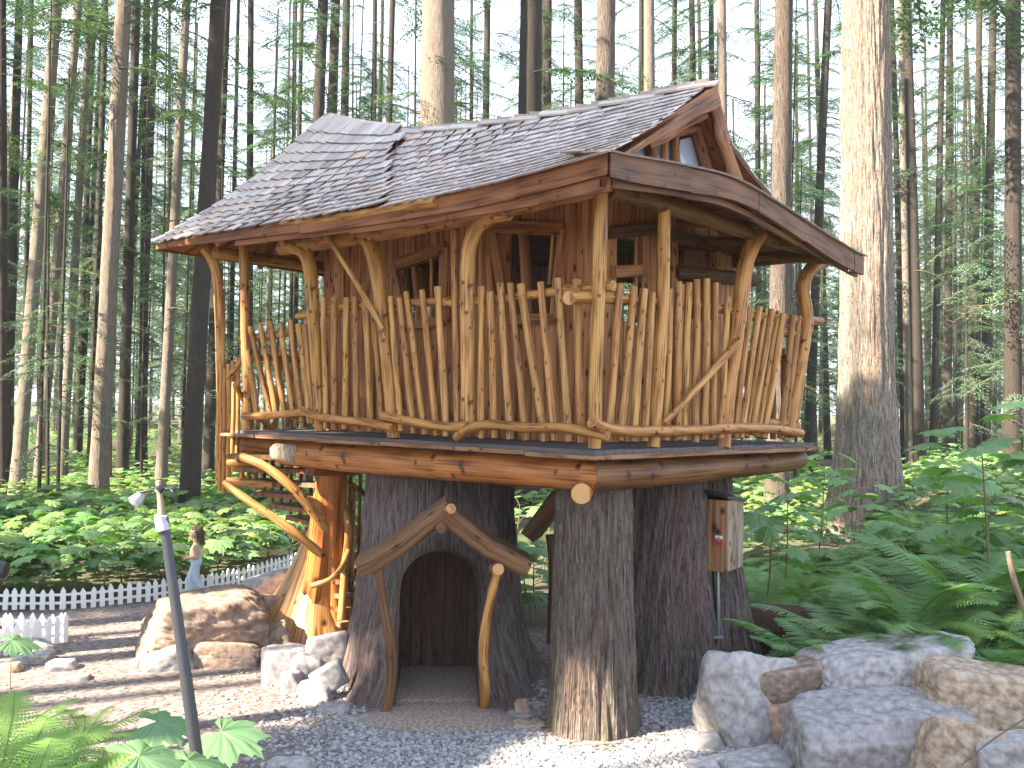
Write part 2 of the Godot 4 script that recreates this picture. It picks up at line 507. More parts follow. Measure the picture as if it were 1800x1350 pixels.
func ground() -> void:
	var xs := []
	var zs := []
	var x := -16.0
	while x <= 16.0:
		xs.append(x); x += 0.2
	for k in range(1, 26):
		xs.push_front(-16.0 - 0.25 * k * k * (1.0 + 0.04 * k)); xs.append(16.0 + 0.25 * k * k * (1.0 + 0.04 * k))
	var z := 4.0
	while z >= -24.0:
		zs.append(z); z -= 0.2
	for k in range(1, 34):
		zs.append(-24.0 - 0.22 * k * k * (1.0 + 0.03 * k))
	var mb := MB.new()
	var soil := Color(0.11, 0.085, 0.062)
	var moss := Color(0.15, 0.20, 0.08)
	var dirt := Color(0.33, 0.288, 0.275)
	var grit := Color(0.26, 0.24, 0.245)
	for zz in zs:
		for xx in xs:
			var n1 := fn.get_noise_2d(xx * 25 + 300, zz * 25)
			mb.col = soil.lerp(moss, clampf(0.5 + n1 * 1.4, 0, 1) * smoothstep(-12.0, -20.0, zz))
			if zz > -22.0 and absf(xx) < 18.0:
				mb.col = mb.col.lerp(dirt, path_amount(xx, zz))
				mb.col = mb.col.lerp(grit, gravel_amount(xx, zz) * 0.8)
			mb.add(Vector3(xx, gh(xx, zz), zz), Vector2(xx, zz))
	var w := xs.size()
	for j in zs.size() - 1:
		for i in w - 1:
			var a := j * w + i
			mb.quad(a, a + w, a + w + 1, a + 1)
	if mb.n[w * 3 + 5].y < 0: mb.flip(0)
	tag(put("ground", mb, M.ground), "brown forest soil with a trodden dirt path and gravel yard", "ground", "", "structure")
	# bark flakes and crumbs fallen round the trunks
	var fw := []
	var ft := []
	for base in [[772, 1236, 0.86, 1.25], [1042, 1308, 0.42, 0.44], [1172, 1226, 0.55, 0.68], [1268, 1198, 0.45, 0.58]]:
		var ce := G(base[0], base[1])
		ce += (ce - EYE).slide(Vector3.UP).normalized() * base[2]
		for q in 420:
			var a := rng.randf() * TAU
			var rr: float = base[3] + 0.22 * pow(rng.randf(), 2.2) - 0.03
			var p := Vector3(ce.x + cos(a) * rr, 0, ce.z + sin(a) * rr)
			p.y = gh(p.x, p.z) + rng.randf_range(0.004, 0.02)
			var s := rng.randf_range(0.008, 0.022)
			fw.append(Transform3D(Basis.from_euler(Vector3(rng.randf_range(-0.3, 0.3), rng.randf() * TAU, rng.randf_range(-0.3, 0.3))).scaled(Vector3(s * 2.2, s * 0.4, s * 0.8)), p))
			var g := rng.randf_range(0.06, 0.2)
			ft.append(Color(g * 1.15, g * 0.85, g * 0.7))
	tag(many("bark_litter", M.pebble_mesh, fw, ft), "brown bark flakes lying in rings round the feet of the trunks", "litter", "", "stuff")
	# loose grey gravel of the yard
	var wh := []
	var tn := []
	var k := 0
	var apron := G(775, 1262)
	while wh.size() < 22000 and k < 160000:
		k += 1
		var gx := rng.randf_range(-3.0, 3.6)
		var gz := rng.randf_range(-11.3, -6.6)
		if rng.randf() > gravel_amount(gx, gz) + 0.03: continue
		if pow((gx - apron.x) / 0.85, 2) + pow((gz - apron.z) / 0.5, 2) < rng.randf_range(0.75, 1.0) or Vector2(gx - apron.x, gz - apron.z + 0.75).length() < 0.8: continue
		var sz := rng.randf_range(0.009, 0.023) * (1.35 if rng.randf() < 0.08 else 1.0)
		wh.append(Transform3D(Basis.from_euler(Vector3(rng.randf() * TAU, rng.randf() * TAU, rng.randf() * TAU)).scaled(Vector3(sz, sz * rng.randf_range(0.5, 0.8), sz)), Vector3(gx, gh(gx, gz) + sz * 0.25, gz)))
		var g := rng.randf_range(0.16, 0.40)
		tn.append(Color(g, g * rng.randf_range(0.92, 0.99), g * rng.randf_range(0.88, 1.02)))
	tag(many("gravel", M.pebble_mesh, wh, tn), "loose grey gravel spread round the trunks of the tree house", "gravel", "", "stuff")
	wh = []
	tn = []
	for q in 5200:   # grit and needles on the path
		var p := Vector3(rng.randf_range(-9.5, 1.0), 0, rng.randf_range(-15.5, -7.0))
		if rng.randf() > path_amount(p.x, p.z): continue
		p.y = gh(p.x, p.z) + 0.003
		var sz := rng.randf_range(0.006, 0.018)
		wh.append(Transform3D(Basis.from_euler(Vector3(0, rng.randf() * TAU, 0)).scaled(Vector3(sz * 1.5, sz * 0.5, sz)), p))
		var g := rng.randf_range(0.12, 0.34)
		tn.append(Color(g, g * 0.85, g * 0.72))
	tag(many("path_grit", M.pebble_mesh, wh, tn), "small stones and dry litter scattered on the dirt path", "grit", "", "stuff")

# ---------------------------------------------------------------- shared shapes
func rock_mesh(sd: int, n: int, size: Vector3, rough: float, planes: int, material: Material) -> MB:
	var r := RandomNumberGenerator.new()
	r.seed = sd * 7919 + 13
	var pl := []
	for i in planes:
		var d := Vector3(r.randfn(), r.randfn() * 0.9, r.randfn()).normalized()
		pl.append([d, r.randf_range(0.86, 1.12)])
	for d in [Vector3.RIGHT, Vector3.LEFT, Vector3.UP, Vector3.DOWN, Vector3.FORWARD, Vector3.BACK]: pl.append([(d + Vector3(r.randf_range(-0.22, 0.22), r.randf_range(-0.22, 0.22), r.randf_range(-0.22, 0.22))).normalized(), r.randf_range(0.78, 0.9)])
	var nz := FastNoiseLite.new()
	nz.seed = sd
	nz.frequency = 1.0
	nz.fractal_octaves = 4
	var mb := MB.new()
	var shape := func(d: Vector3) -> Vector3:
		var rad := 1.05
		var acc := 0.0
		for q in pl:
			var c: float = q[0].dot(d)
			if c > 0.05: acc += pow(c / q[1], 26.0)
		rad = minf(1.25, pow(maxf(acc, 1e-6) + 0.002, -1.0 / 26.0))
		rad *= 1.0 + rough * (nz.get_noise_3dv(d * 1.6) * 0.6 + nz.get_noise_3dv(d * 7.0 + Vector3(9, 0, 0)) * 0.30 + nz.get_noise_3dv(d * 22.0) * 0.10)
		return d * rad * size
	for f in 6:
		var k0 := mb.v.size()
		for j in n + 1:
			for i in n + 1:
				var u := tan((float(i) / n * 2 - 1) * PI / 4)
				var w := tan((float(j) / n * 2 - 1) * PI / 4)
				var d: Vector3 = [Vector3(1, w, u), Vector3(-1, w, -u), Vector3(u, 1, w), Vector3(u, -1, -w), Vector3(-u, w, 1), Vector3(u, w, -1)][f]
				mb.add(shape.call(d.normalized()), Vector2(u, w))
		for j in n:
			for i in n:
				var a := k0 + j * (n + 1) + i
				mb.quad(a, a + 1, a + n + 2, a + n + 1)
		if mb.n[k0 + (n + 1) * (n / 2) + n / 2].dot(mb.v[k0 + (n + 1) * (n / 2) + n / 2]) < 0: mb.flip(k0)
	# smooth the seams of the cube: normals summed over equal places
	var sum := {}
	for i in mb.v.size():
		var key := Vector3i((mb.v[i] * 4000.0).round())
		sum[key] = sum.get(key, Vector3.ZERO) + mb.n[i]
	for i in mb.v.size(): mb.n[i] = sum[Vector3i((mb.v[i] * 4000.0).round())]
	return mb

func leaf_blade(sd: int, lobes: int, r0: float) -> MB:   # a large palmate leaf, stalk end at the origin, tip along +x
	var r := RandomNumberGenerator.new()
	r.seed = sd
	var mb := MB.new()
	var n := lobes * 8
	var rim := []
	for i in n + 1:
		var a := lerpf(-2.55, 2.55, float(i) / n)
		var ph := fposmod(float(i) / 8.0, 1.0)
		var lobe := 1.0 - absf(ph - 0.5) * 2.0
		var len := r0 * (0.72 + 0.30 * pow(lobe, 0.75)) * (1.0 - 0.26 * absf(a) / 2.55)
		if i % 2 == 1: len *= 0.90
		len *= r.randf_range(0.96, 1.04)
		rim.append([a, len, lobe])
	var shade := r.randf_range(0.85, 1.1)
	for ring in 3:
		for q in rim:
			var k: float = [0.0, 0.55, 1.0][ring]
			var rad: float = q[1] * k
			var y: float = -rad * rad * 0.9 / r0 * 0.35 + (0.011 * (q[2] - 0.5) * rad / r0 + r.randf_range(-0.006, 0.006) if ring > 0 else 0.0)
			mb.col = Color(shade, shade, shade) * (1.12 if ring == 0 else 1.0 + r.randf_range(-0.05, 0.05))
			mb.col.a = 1
			mb.add(Vector3(cos(q[0]) * rad, y, sin(q[0]) * rad), Vector2(cos(q[0]) * k, sin(q[0]) * k))
	var w := rim.size()
	for ring in 2:
		for i in w - 1:
			var a := ring * w + i
			mb.quad(a, a + 1, a + w + 1, a + w)
	if mb.n[w + 3].y < 0: mb.flip(0)
	return mb

func frond(sd: int, length: float, width: float, drop: float, pairs: int, cuts: int) -> MB:   # arching along +x
	var r := RandomNumberGenerator.new()
	r.seed = sd
	var mb := MB.new()
	var spine := func(t: float) -> Vector3:
		return Vector3(length * t * (1.0 - 0.12 * t * t), length * (0.75 * t - (0.35 + drop) * t * t) * 0.9, 0.05 * length * sin(t * 2.0))
	var pts := []
	var rd := []
	for i in 9:
		pts.append(spine.call(i / 8.0)); rd.append(lerpf(0.006, 0.0015, i / 8.0) * length / 0.8)
	mb.col = Color(0.75, 0.72, 0.6)
	mb.tube(pts, rd, 4, false)
	for i in pairs:
		var t := 0.10 + 0.9 * float(i) / pairs
		var o: Vector3 = spine.call(t)
		var tg: Vector3 = (spine.call(minf(1.0, t + 0.02)) - spine.call(t - 0.02)).normalized()
		var wl := width * pow(sin(PI * clampf(0.10 + t * 0.86, 0, 1)), 0.75) * (1.0 - 0.25 * t) * r.randf_range(0.9, 1.08)
		for s in [-1.0, 1.0]:
			var d: Vector3 = (Vector3(0, -0.22 + r.randf_range(-0.08, 0.08), s) + tg * 0.42).normalized()
			var nrm: Vector3 = d.cross(tg).normalized() * -s
			var across: Vector3 = nrm.cross(d).normalized()
			var b := r.randf_range(0.85, 1.12)
			mb.col = Color(b, b, b * 0.95)
			var pw := length * 0.95 / pairs * 0.62
			if cuts < 2:
				var k0 := mb.v.size()
				mb.add(o - across * pw * 0.5, Vector2.ZERO)
				mb.add(o + across * pw * 0.5, Vector2.ZERO)
				mb.add(o + d * wl * 0.55 + across * pw * 0.42, Vector2.ZERO)
				mb.add(o + d * wl + nrm * -0.02, Vector2.ZERO)
				mb.add(o + d * wl * 0.55 - across * pw * 0.42, Vector2.ZERO)
				mb.tri(k0, k0 + 1, k0 + 2); mb.tri(k0, k0 + 2, k0 + 4); mb.tri(k0 + 4, k0 + 2, k0 + 3)
			else:
				for c in cuts:
					var f0 := float(c) / cuts
					var f1 := (c + 1.15) / cuts
					var e := pw * (1.0 - 0.8 * f0)
					var sag: Vector3 = nrm * (-0.06 * f0 * f0 * wl)
					for s2 in [-1.0, 1.0]:
						var k0 := mb.v.size()
						mb.add(o + d * wl * f0 + sag, Vector2.ZERO)
						mb.add(o + d * wl * (f0 * 0.5 + f1 * 0.5) + across * s2 * e + sag, Vector2.ZERO)
						mb.add(o + d * wl * minf(f1, 1.0) + sag, Vector2.ZERO)
						mb.tri(k0, k0 + 1, k0 + 2)
	return mb

func hemlock_branch(sd: int, length: float, laterals: int, dense: float, dead := false) -> MB:   # from the origin along +x, drooping
	var r := RandomNumberGenerator.new()
	r.seed = sd
	var mb := MB.new()
	var spine := func(t: float) -> Vector3:
		return Vector3(length * t, length * (0.14 * t - 0.42 * t * t), 0.08 * length * sin(t * 3.0 + sd))
	var pts := []
	var rd := []
	for i in 7:
		pts.append(spine.call(i / 6.0)); rd.append(lerpf(0.022, 0.004, i / 6.0))
	mb.col = Color(0.75, 0.6, 0.5) * 1.1
	mb.tube(pts, rd, 4, false)
	for i in laterals:
		var t := 0.16 + 0.84 * (i + r.randf()) / laterals
		var o: Vector3 = spine.call(t)
		var s := -1.0 if i % 2 else 1.0
		var d := Vector3(0.62 + 0.3 * t, -0.22 + r.randf_range(-0.2, 0.12), s * r.randf_range(0.6, 1.0)).normalized()
		var wl := length * 0.42 * (1.15 - t * 0.75) * r.randf_range(0.6, 1.15)
		if dead:
			mb.tube([o, o + d * wl * 0.5 + Vector3(0, r.randf_range(-0.05, 0.1), 0), o + d * wl], [0.007, 0.005, 0.002], 3, false)
			continue
		var b := r.randf_range(0.72, 1.25)
		var steps := int(ceil(wl / 0.10))
		var side := d.cross(Vector3.UP).normalized()
		for k in steps:
			if r.randf() > dense: continue
			var f := float(k) / steps
			var q := o + d * wl * f + Vector3(0, -0.25 * wl * f * f, 0)
			var bl := 0.17 * (1.0 - 0.45 * f) * r.randf_range(0.7, 1.25)
			mb.col = Color(b, b * r.randf_range(0.94, 1.06), b * 0.95)
			for s2 in [-1.0, 1.0]:
				var e: Vector3 = (side * s2 + d * 0.7 + Vector3(0, r.randf_range(-0.35, 0.05), 0)).normalized()
				var ac := e.cross(Vector3(r.randf_range(-0.4, 0.4), 1, r.randf_range(-0.4, 0.4))).normalized() * 0.027
				var k0 := mb.v.size()
				mb.add(q, Vector2.ZERO); mb.add(q + e * bl * 0.5 + ac, Vector2.ZERO)
				mb.add(q + e * bl, Vector2.ZERO); mb.add(q + e * bl * 0.5 - ac, Vector2.ZERO)
				mb.quad(k0, k0 + 1, k0 + 2, k0 + 3)
	return mb

func make_shapes() -> void:
	M.pebble_mesh = rock_mesh(91, 3, Vector3.ONE, 0.12, 7, M.pebble).mesh(M.pebble)
	M.leaves = []
	M.leaves_lit = []
	for i in 3:
		var l := leaf_blade(40 + i, 7, 0.19)
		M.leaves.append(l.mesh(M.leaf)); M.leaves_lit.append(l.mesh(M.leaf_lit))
	M.fronds = []
	M.fronds_lit = []
	for i in 3:
		var f := frond(60 + i, 0.85, 0.2, [0.12, 0.25, 0.4][i], 26, 8)
		M.fronds.append(f.mesh(M.fern)); M.fronds_lit.append(f.mesh(M.fern_lit))
	M.branches = []
	for i in 3: M.branches.append(hemlock_branch(70 + i, 2.3, 26, 0.9).mesh(M.needle))
	M.thin_branch = hemlock_branch(75, 2.0, 18, 0.8).mesh(M.needle)
	M.dead_branch = hemlock_branch(77, 1.7, 9, 0, true).mesh(M.twig)
	# one devil's-club-like plant as a mass shape
	var mb := MB.new()
	var r := RandomNumberGenerator.new()
	r.seed = 8
	for i in 9:
		var bl := leaf_blade(80 + i, 7, r.randf_range(0.16, 0.22))
		var a := i * 2.4
		var at := Vector3(cos(a) * (0.1 + 0.05 * i), 0.55 + 0.32 * r.randf(), sin(a) * (0.1 + 0.05 * i))
		var tr := Transform3D(Basis(Vector3.UP, -a) * Basis(Vector3.BACK, r.randf_range(-0.35, 0.1)), at)
		var k0 := mb.v.size()
		for q in bl.v.size():
			mb.v.append(tr * bl.v[q]); mb.n.append(tr.basis * bl.n[q]); mb.uv.append(bl.uv[q]); mb.c.append(bl.c[q])
		for q in bl.ix: mb.ix.append(k0 + q)
	M.club_mass = mb.mesh(M.leaf_lit)
	mb = MB.new()
	for i in 7:
		var fr := frond(90 + i, 0.75, 0.17, 0.3, 16, 1)
		var tr := Transform3D(Basis(Vector3.UP, i * 0.9 + r.randf() * 0.4), Vector3.ZERO)
		var k0 := mb.v.size()
		for q in fr.v.size():
			mb.v.append(tr * fr.v[q]); mb.n.append(tr.basis * fr.n[q]); mb.uv.append(fr.uv[q]); mb.c.append(fr.c[q])
		for q in fr.ix: mb.ix.append(k0 + q)
	M.fern_mass = mb.mesh(M.fern)

# ---------------------------------------------------------------- trunks
# a tapered trunk: base and top centres, radii, flare at the foot with root lobes; fibres are real ridges on near trunks
func trunk(base: Vector3, top: Vector3, r0: float, r1: float, flare: float, flare_h: float, lobes: int, seg: int, rings: int, ridge: float, sd: int, twist := 0.0, hole = null) -> MB:
	var nz := FastNoiseLite.new()
	nz.seed = sd
	nz.frequency = 1.0
	nz.fractal_octaves = 3
	var mb := MB.new()
	var ht_ := top.y - base.y
	for j in rings + 1:
		var f := float(j) / rings
		f = pow(f, 1.25) if rings > 12 else pow(f, 1.6)
		var o := base.lerp(top, f)
		var y := ht_ * f
		var fl := flare * exp(-y / flare_h)
		for i in seg + 1:
			var a := TAU * i / seg
			var aa := a + twist * y
			var rr := lerpf(r0, r1, f)
			rr += fl * (1.0 + 0.55 * sin(aa * lobes + sd) + 0.25 * sin(aa * (lobes * 2 + 1) + sd * 2.0))
			rr *= 1.0 + 0.05 * sin(aa * 2.0 + sd) * (1.0 - f)
			if ridge > 0.0:
				var q := Vector3(cos(aa) * 2.2, y * 0.35, sin(aa) * 2.2)
				var fine := nz.get_noise_3d(cos(aa) * 11.0, y * 0.55, sin(aa) * 11.0)
				rr += ridge * (1.6 * nz.get_noise_3dv(q * 1.7) - 1.5 * absf(fine) + 0.5 * nz.get_noise_3d(cos(aa) * 34.0, y * 1.4, sin(aa) * 34.0))
			if rings > 40:   # mossy and reddish patches of the bark
				var mo := clampf(nz.get_noise_3d(cos(aa) * 1.3 + 40.0, y * 0.7, sin(aa) * 1.3) * 2.2, -1, 1)
				mb.col = Color(1, 1, 1).lerp(Color(0.86, 0.94, 0.70), clampf(mo * (1.15 - 0.4 * minf(y, 2.5)), 0, 0.7)).lerp(Color(1.12, 0.84, 0.76), clampf(-mo, 0, 0.7))
			mb.add(o + Vector3(cos(a) * rr, 0, sin(a) * rr), Vector2(float(i) / seg * maxf(1.0, roundf(TAU * r0 / 0.65)), y / 1.25 + sd * 0.37))
	for j in rings:
		for i in seg:
			var a := j * (seg + 1) + i
			if hole != null:
				var ce := (mb.v[a] + mb.v[a + seg + 2]) * 0.5
				if hole.call(ce): continue
			mb.quad(a, a + seg + 1, a + seg + 2, a + 1)
	for j in rings + 1:
		var a := j * (seg + 1)
		var nn := mb.n[a] + mb.n[a + seg]
		mb.n[a] = nn; mb.n[a + seg] = nn
	var t := (seg + 1) * (rings - 1) + 2
	if mb.n[t].dot(mb.v[t] - base.lerp(top, 0.9)) < 0: mb.flip(0)
	mb.cap(top, rings * (seg + 1), seg, Vector3.UP)
	return mb

func pole(parent: Node, called: String, px: Array, thick0: float, thick1: float, material: Material, seg := 9, wob := 0.06, sub := 4, label := "") -> MeshInstance3D:
	# px: world points already
	var pts := smooth(px, sub) if px.size() > 2 else [px[0], px[0].lerp(px[1], 0.35) + Vector3(rng.randf_range(-0.005, 0.005), 0, 0), px[0].lerp(px[1], 0.7) + Vector3(rng.randf_range(-0.005, 0.005), 0, 0), px[1]]
	var mb := MB.new()
	var tb := rng.randf_range(0.82, 1.12)
	mb.col = Color(tb, tb * rng.randf_range(0.95, 1.03), tb * rng.randf_range(0.86, 1.08))
	mb.tube(pts, radii(pts.size(), thick0, thick1, wob), seg, true, 1.0, 1.0, rng.randf() * 5.0)
	var o := put(called, mb, material, parent)
	if label: o.set_meta("label", label)
	return o

func supports() -> void:
	# --- hollow trunk with the arched doorway
	var sc := G(772, 1236) + (G(772, 1236) - EYE).slide(Vector3.UP).normalized() * 0.86
	sc.y = 0
	var top := HL(771, 838, 1.12)
	top.y = 2.40
	var face := toward(sc)
	var side := Vector3.UP.cross(face)      # towards the right of the picture
	if side.x < 0: side = -side
	var stump := thing("hollow_trunk", "broad hollow cedar trunk with a dark arched doorway, under the deck", "tree trunk", sc)
	var ccx := (G(768, 1245) - sc).dot(side)
	var hw := 0.39
	var spring := 1.02
	var in_arch := func(p: Vector3, w: float) -> bool:
		var dx: float = (p - sc).dot(side) - ccx
		if (p - sc).dot(face) < 0 or absf(dx) > w: return false
		var lim := spring + sqrt(maxf(0.0, w * w - dx * dx)) * 0.98
		return p.y < lim
	var hole := func(p: Vector3) -> bool: return in_arch.call(p, hw)
	tag(put("trunk", trunk(sc + Vector3(0, -0.05, 0), top, 0.90, 0.81, 0.26, 0.45, 5, 280, 110, 0.03, 4, 0.0, hole), M.bark_old, stump), "")
	# arched reveal: a strip that follows the arch from just outside the bark to the back wall
	var outline := []
	for i in 9: outline.append(Vector2(-hw, spring * i / 9.0 - 0.02))
	for i in 17: outline.append(Vector2(-hw * cos(PI * i / 16.0), spring + hw * 0.98 * sin(PI * i / 16.0)))
	for i in 9: outline.append(Vector2(hw, spring * (8 - i) / 9.0 - 0.02))
	var place := func(q: Vector2, depth: float) -> Vector3: return sc + side * (ccx + q.x) + face * depth + Vector3(0, q.y, 0)
	var mb := MB.new()
	var depths := [1.0, 0.7, 0.35, 0.0, -0.3]
	var surf := func(q: Vector2) -> float:   # where the bark lies in front of this outline point
		var f := q.y / top.y
		var rr := lerpf(0.90, 0.81, f) + 0.26 * exp(-q.y / 0.45) * 1.25
		return sqrt(maxf(0.05, rr * rr - pow(ccx + q.x, 2))) + 0.025 + face.dot(Vector3(top.x - sc.x, 0, top.z - sc.z)) * f
	for j in 5:
		for i in outline.size():
			var q: Vector2 = outline[i]
			var d: float = surf.call(q) if j == 0 else lerpf(surf.call(q), -0.35, j / 4.0)
			mb.add(place.call(q, d), Vector2(i * 0.06, d))
	for j in 4:
		for i in outline.size() - 1:
			var a := j * outline.size() + i
			mb.quad(a, a + 1, a + outline.size() + 1, a + outline.size())
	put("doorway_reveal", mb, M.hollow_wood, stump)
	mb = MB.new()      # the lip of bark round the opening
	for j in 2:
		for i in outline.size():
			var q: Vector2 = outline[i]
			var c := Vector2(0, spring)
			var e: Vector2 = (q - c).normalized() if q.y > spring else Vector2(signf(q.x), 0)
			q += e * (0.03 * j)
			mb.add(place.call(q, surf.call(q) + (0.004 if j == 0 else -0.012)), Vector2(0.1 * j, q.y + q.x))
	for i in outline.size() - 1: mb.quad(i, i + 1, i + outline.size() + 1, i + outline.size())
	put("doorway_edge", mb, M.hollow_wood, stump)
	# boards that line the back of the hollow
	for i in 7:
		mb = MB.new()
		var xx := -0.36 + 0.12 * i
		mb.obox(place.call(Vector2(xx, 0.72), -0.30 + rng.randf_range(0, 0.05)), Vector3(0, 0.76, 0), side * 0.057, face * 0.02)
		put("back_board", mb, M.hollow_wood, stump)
	# --- gable roof over the doorway
	var porch := thing("door_canopy", "rustic gable of two log slabs framing the arched trunk doorway", "canopy", G(772, 1250))
	var pd := 9.35
	var slabs := [[[630, 1000], [690, 968], [745, 925], [792, 893]], [[778, 899], [830, 940], [870, 970], [930, 998]]]
	for k in 2:
		var pts := []
		for q in slabs[k]: pts.append(P(q[0], q[1], pd))
		pts = smooth(pts, 4)
		mb = MB.new()
		var n: int = pts.size()
		var back: Vector3 = -face
		for i in n:
			var tg: Vector3 = (pts[mini(i + 1, n - 1)] - pts[maxi(i - 1, 0)]).normalized()
			var up := tg.cross(face).normalized()
			if up.y < 0: up = -up
			var jig := rng.randf_range(-0.007, 0.007)
			var prof := [[-0.072, 0.02], [-0.085, 0.05], [0.0, 0.085], [0.07, 0.07], [0.078, 0.0], [0.075, -0.55], [0.03, -0.56], [-0.05, -0.55]]
			for e in prof + [prof[0]]:
				mb.add(pts[i] + up * (e[0] + jig) + face * e[1], Vector2(e[0] * 3 + e[1] * 2, i * 0.06))
		for i in n - 1:
			for j in 8:
				var a := i * 9 + j
				mb.quad(a, a + 1, a + 10, a + 9)
		var probe := (n / 2) * 9 + 2
		if mb.n[probe].dot(face) < 0: mb.flip(0)
		for e in [0, n - 1]:
			var loop := []
			for j in 8: loop.append(mb.v[e * 9 + j])
			mb.out_face(loop, [], pts[n / 2])
		put("roof_slab", mb, M.weathered, porch)
	pole(porch, "ridge_pole", [P(793, 894, pd - 0.16), P(770, 915, pd + 0.45)], 0.045, 0.05, M.pole2)
	pole(porch, "peg", [P(776, 928, pd - 0.12), P(772, 924, pd + 0.5)], 0.05, 0.05, M.weathered)
	var lp := []
	for q in [[666, 1000], [672, 1050], [684, 1120], [687, 1190], [677, 1257]]: lp.append(P(q[0], q[1], pd + 0.0))
	lp[4] = G(677, 1259)
	pole(porch, "post", lp, 0.038, 0.052, M.weathered, 10, 0.1)
	lp = []
	for q in [[875, 1003], [868, 1030], [856, 1085], [849, 1150], [852, 1200]]: lp.append(P(q[0], q[1], pd))
	lp.append(G(852, 1251))
	pole(porch, "post", lp, 0.042, 0.046, M.pole1, 10, 0.12)
	pole(porch, "purlin", [P(876, 1001, pd - 0.09), P(868, 1000, pd + 0.4)], 0.057, 0.055, M.pole1, 12)
	mb = MB.new()
	mb.tube([P(876, 1001, pd - 0.098), P(876, 1001, pd - 0.088)], [0.05, 0.052], 14)
	put("purlin_end", mb, M.end_grain, porch)

	# --- round trunk in front
	var f0 := G(1042, 1308) + (G(1042, 1308) - EYE).slide(Vector3.UP).normalized() * 0.42
	f0.y = -0.04
	var f1 := P(1043, 872, 9.32)
	f1.y = 2.40
	var front := thing("front_trunk", "straight grey cedar trunk standing in gravel, carrying the deck corner", "tree trunk", Vector3(f0.x, 0, f0.z))
	put("trunk", trunk(f0, f1, 0.385, 0.335, 0.035, 0.35, 5, 240, 100, 0.02, 9), M.bark, front)
	mb = MB.new()
	var kn := rock_mesh(5, 5, Vector3(0.05, 0.06, 0.03), 0.1, 6, M.bark_old)
	var kat := P(985, 907, 8.77)
	for i in kn.v.size(): kn.v[i] += kat
	put("knot", kn, M.bark_old, front)
	# --- twisted trunk behind it
	var b0 := G(1172, 1226) + (G(1172, 1226) - EYE).slide(Vector3.UP).normalized() * 0.55
	b0.y = -0.04
	var b1 := P(1168, 850, b0.z * -1.0)
	b1.y = 2.32
	var twisted := thing("twisted_trunk", "dark cedar trunk with twisting bark behind the front trunk", "tree trunk", Vector3(b0.x, 0, b0.z))
	put("trunk", trunk(b0, b1, 0.47, 0.43, 0.13, 0.45, 4, 240, 90, 0.032, 13, 0.35), M.bark_old, twisted)
	for q in [[1147, 1205, 0.06], [1166, 1206, 0.05]]:
		var kb := rock_mesh(int(q[0]), 5, Vector3(q[2] * 0.8, q[2] * 1.7, q[2]), 0.1, 6, M.bark)
		var at := G(q[0], q[1] + 8) + Vector3(0, 0.12, 0.05)
		for i in kb.v.size(): kb.v[i] += at
		put("root_knob", kb, M.rock_brown, twisted)
	var c0 := G(1268, 1198) + (G(1268, 1198) - EYE).slide(Vector3.UP).normalized() * 0.45
	c0.y = -0.04
	var c1 := P(1237, 850, -c0.z)
	c1.y = 2.32
	var rear := thing("rear_trunk", "rear cedar trunk with a flared foot carrying the grey utility box", "tree trunk", Vector3(c0.x, 0, c0.z))
	put("trunk", trunk(c0, c1, 0.36, 0.26, 0.16, 0.5, 5, 200, 80, 0.028, 17), M.bark_old, rear)
	# small dark gable of the second doorway, seen between the trunks
	var dk := thing("dark_canopy", "small dark gable slab jutting out between the two big trunks", "canopy", P(960, 930, 10.9))
	mb = MB.new()
	var a0 := P(988, 868, 10.9)
	var a1 := P(934, 940, 10.9)
	mb.obox((a0 + a1) * 0.5, (a1 - a0) * 0.5, (a1 - a0).cross(Vector3(0, 0, 1)).normalized() * 0.085, Vector3(0.05, 0, -0.25))
	put("roof_slab", mb, M.dark_wood, dk)
	pole(dk, "post", [P(967, 940, 10.95), P(972, 1000, 10.95), P(968, 1130, 10.95)], 0.05, 0.045, M.dark_wood)
	# earth and sand threshold in front of the doorway
	mb = MB.new()
	var pc := G(775, 1262)
	for j in 9:
		for i in 41:
			var a := TAU * i / 40.0
			var k := j / 8.0
			var q := pc + Vector3(cos(a) * 0.80 * k * (1 + 0.07 * sin(a * 3)), 0, sin(a) * 0.42 * k)
			q.y = gh(q.x, q.z) + 0.085 * (1.0 - pow(k, 3.0)) - 0.004
			mb.add(q, Vector2(q.x, q.z))
	for j in 8:
		for i in 40: mb.quad(j * 41 + i, j * 41 + i + 1, j * 41 + i + 42, j * 41 + i + 41)
	if mb.n[41 * 4 + 5].y < 0: mb.flip(0)
	tag(put("sand_threshold", mb, M.sand), "rounded apron of packed sand before the arched doorway", "ground", "", "structure")
	mb = MB.new()
	mb.obox(place.call(Vector2(0, 0.035), 0.35), side * 0.39, Vector3(0, 0.035, 0), face * 0.62)
	put("hollow_floor", mb, M.sand, stump)
	# --- utility box on the rear trunk
	var corner := P(1279, 940, 10.55)
	var fdir := (P(1238, 940, 10.68) - corner)
	fdir.y = 0
	var sdir := (P(1307, 940, 10.95) - corner)
	sdir.y = 0
	var hi := P(1279, 880, 10.55).y
	var lo := P(1279, 1006, 10.55).y
	var ub := thing("utility_box", "wooden utility box with grey side and black lid on the rear trunk", "box", Vector3(corner.x, lo, corner.z))
	var cen := corner + (fdir + sdir) * 0.5
	cen.y = (hi + lo) * 0.5
	mb = MB.new()
	mb.obox(cen, Vector3(0, (hi - lo) * 0.5 - 0.004, 0), fdir * 0.49, sdir * 0.49)
	put("case", mb, M.greyboard, ub)
	mb = MB.new()
	mb.obox(corner + fdir * 0.5 - sdir.normalized() * 0.008 + Vector3(0, cen.y - corner.y, 0), Vector3(0, (hi - lo) * 0.5, 0), fdir * 0.5, sdir.normalized() * 0.009)
	put("front_panel", mb, M.ply, ub)
	mb = MB.new()
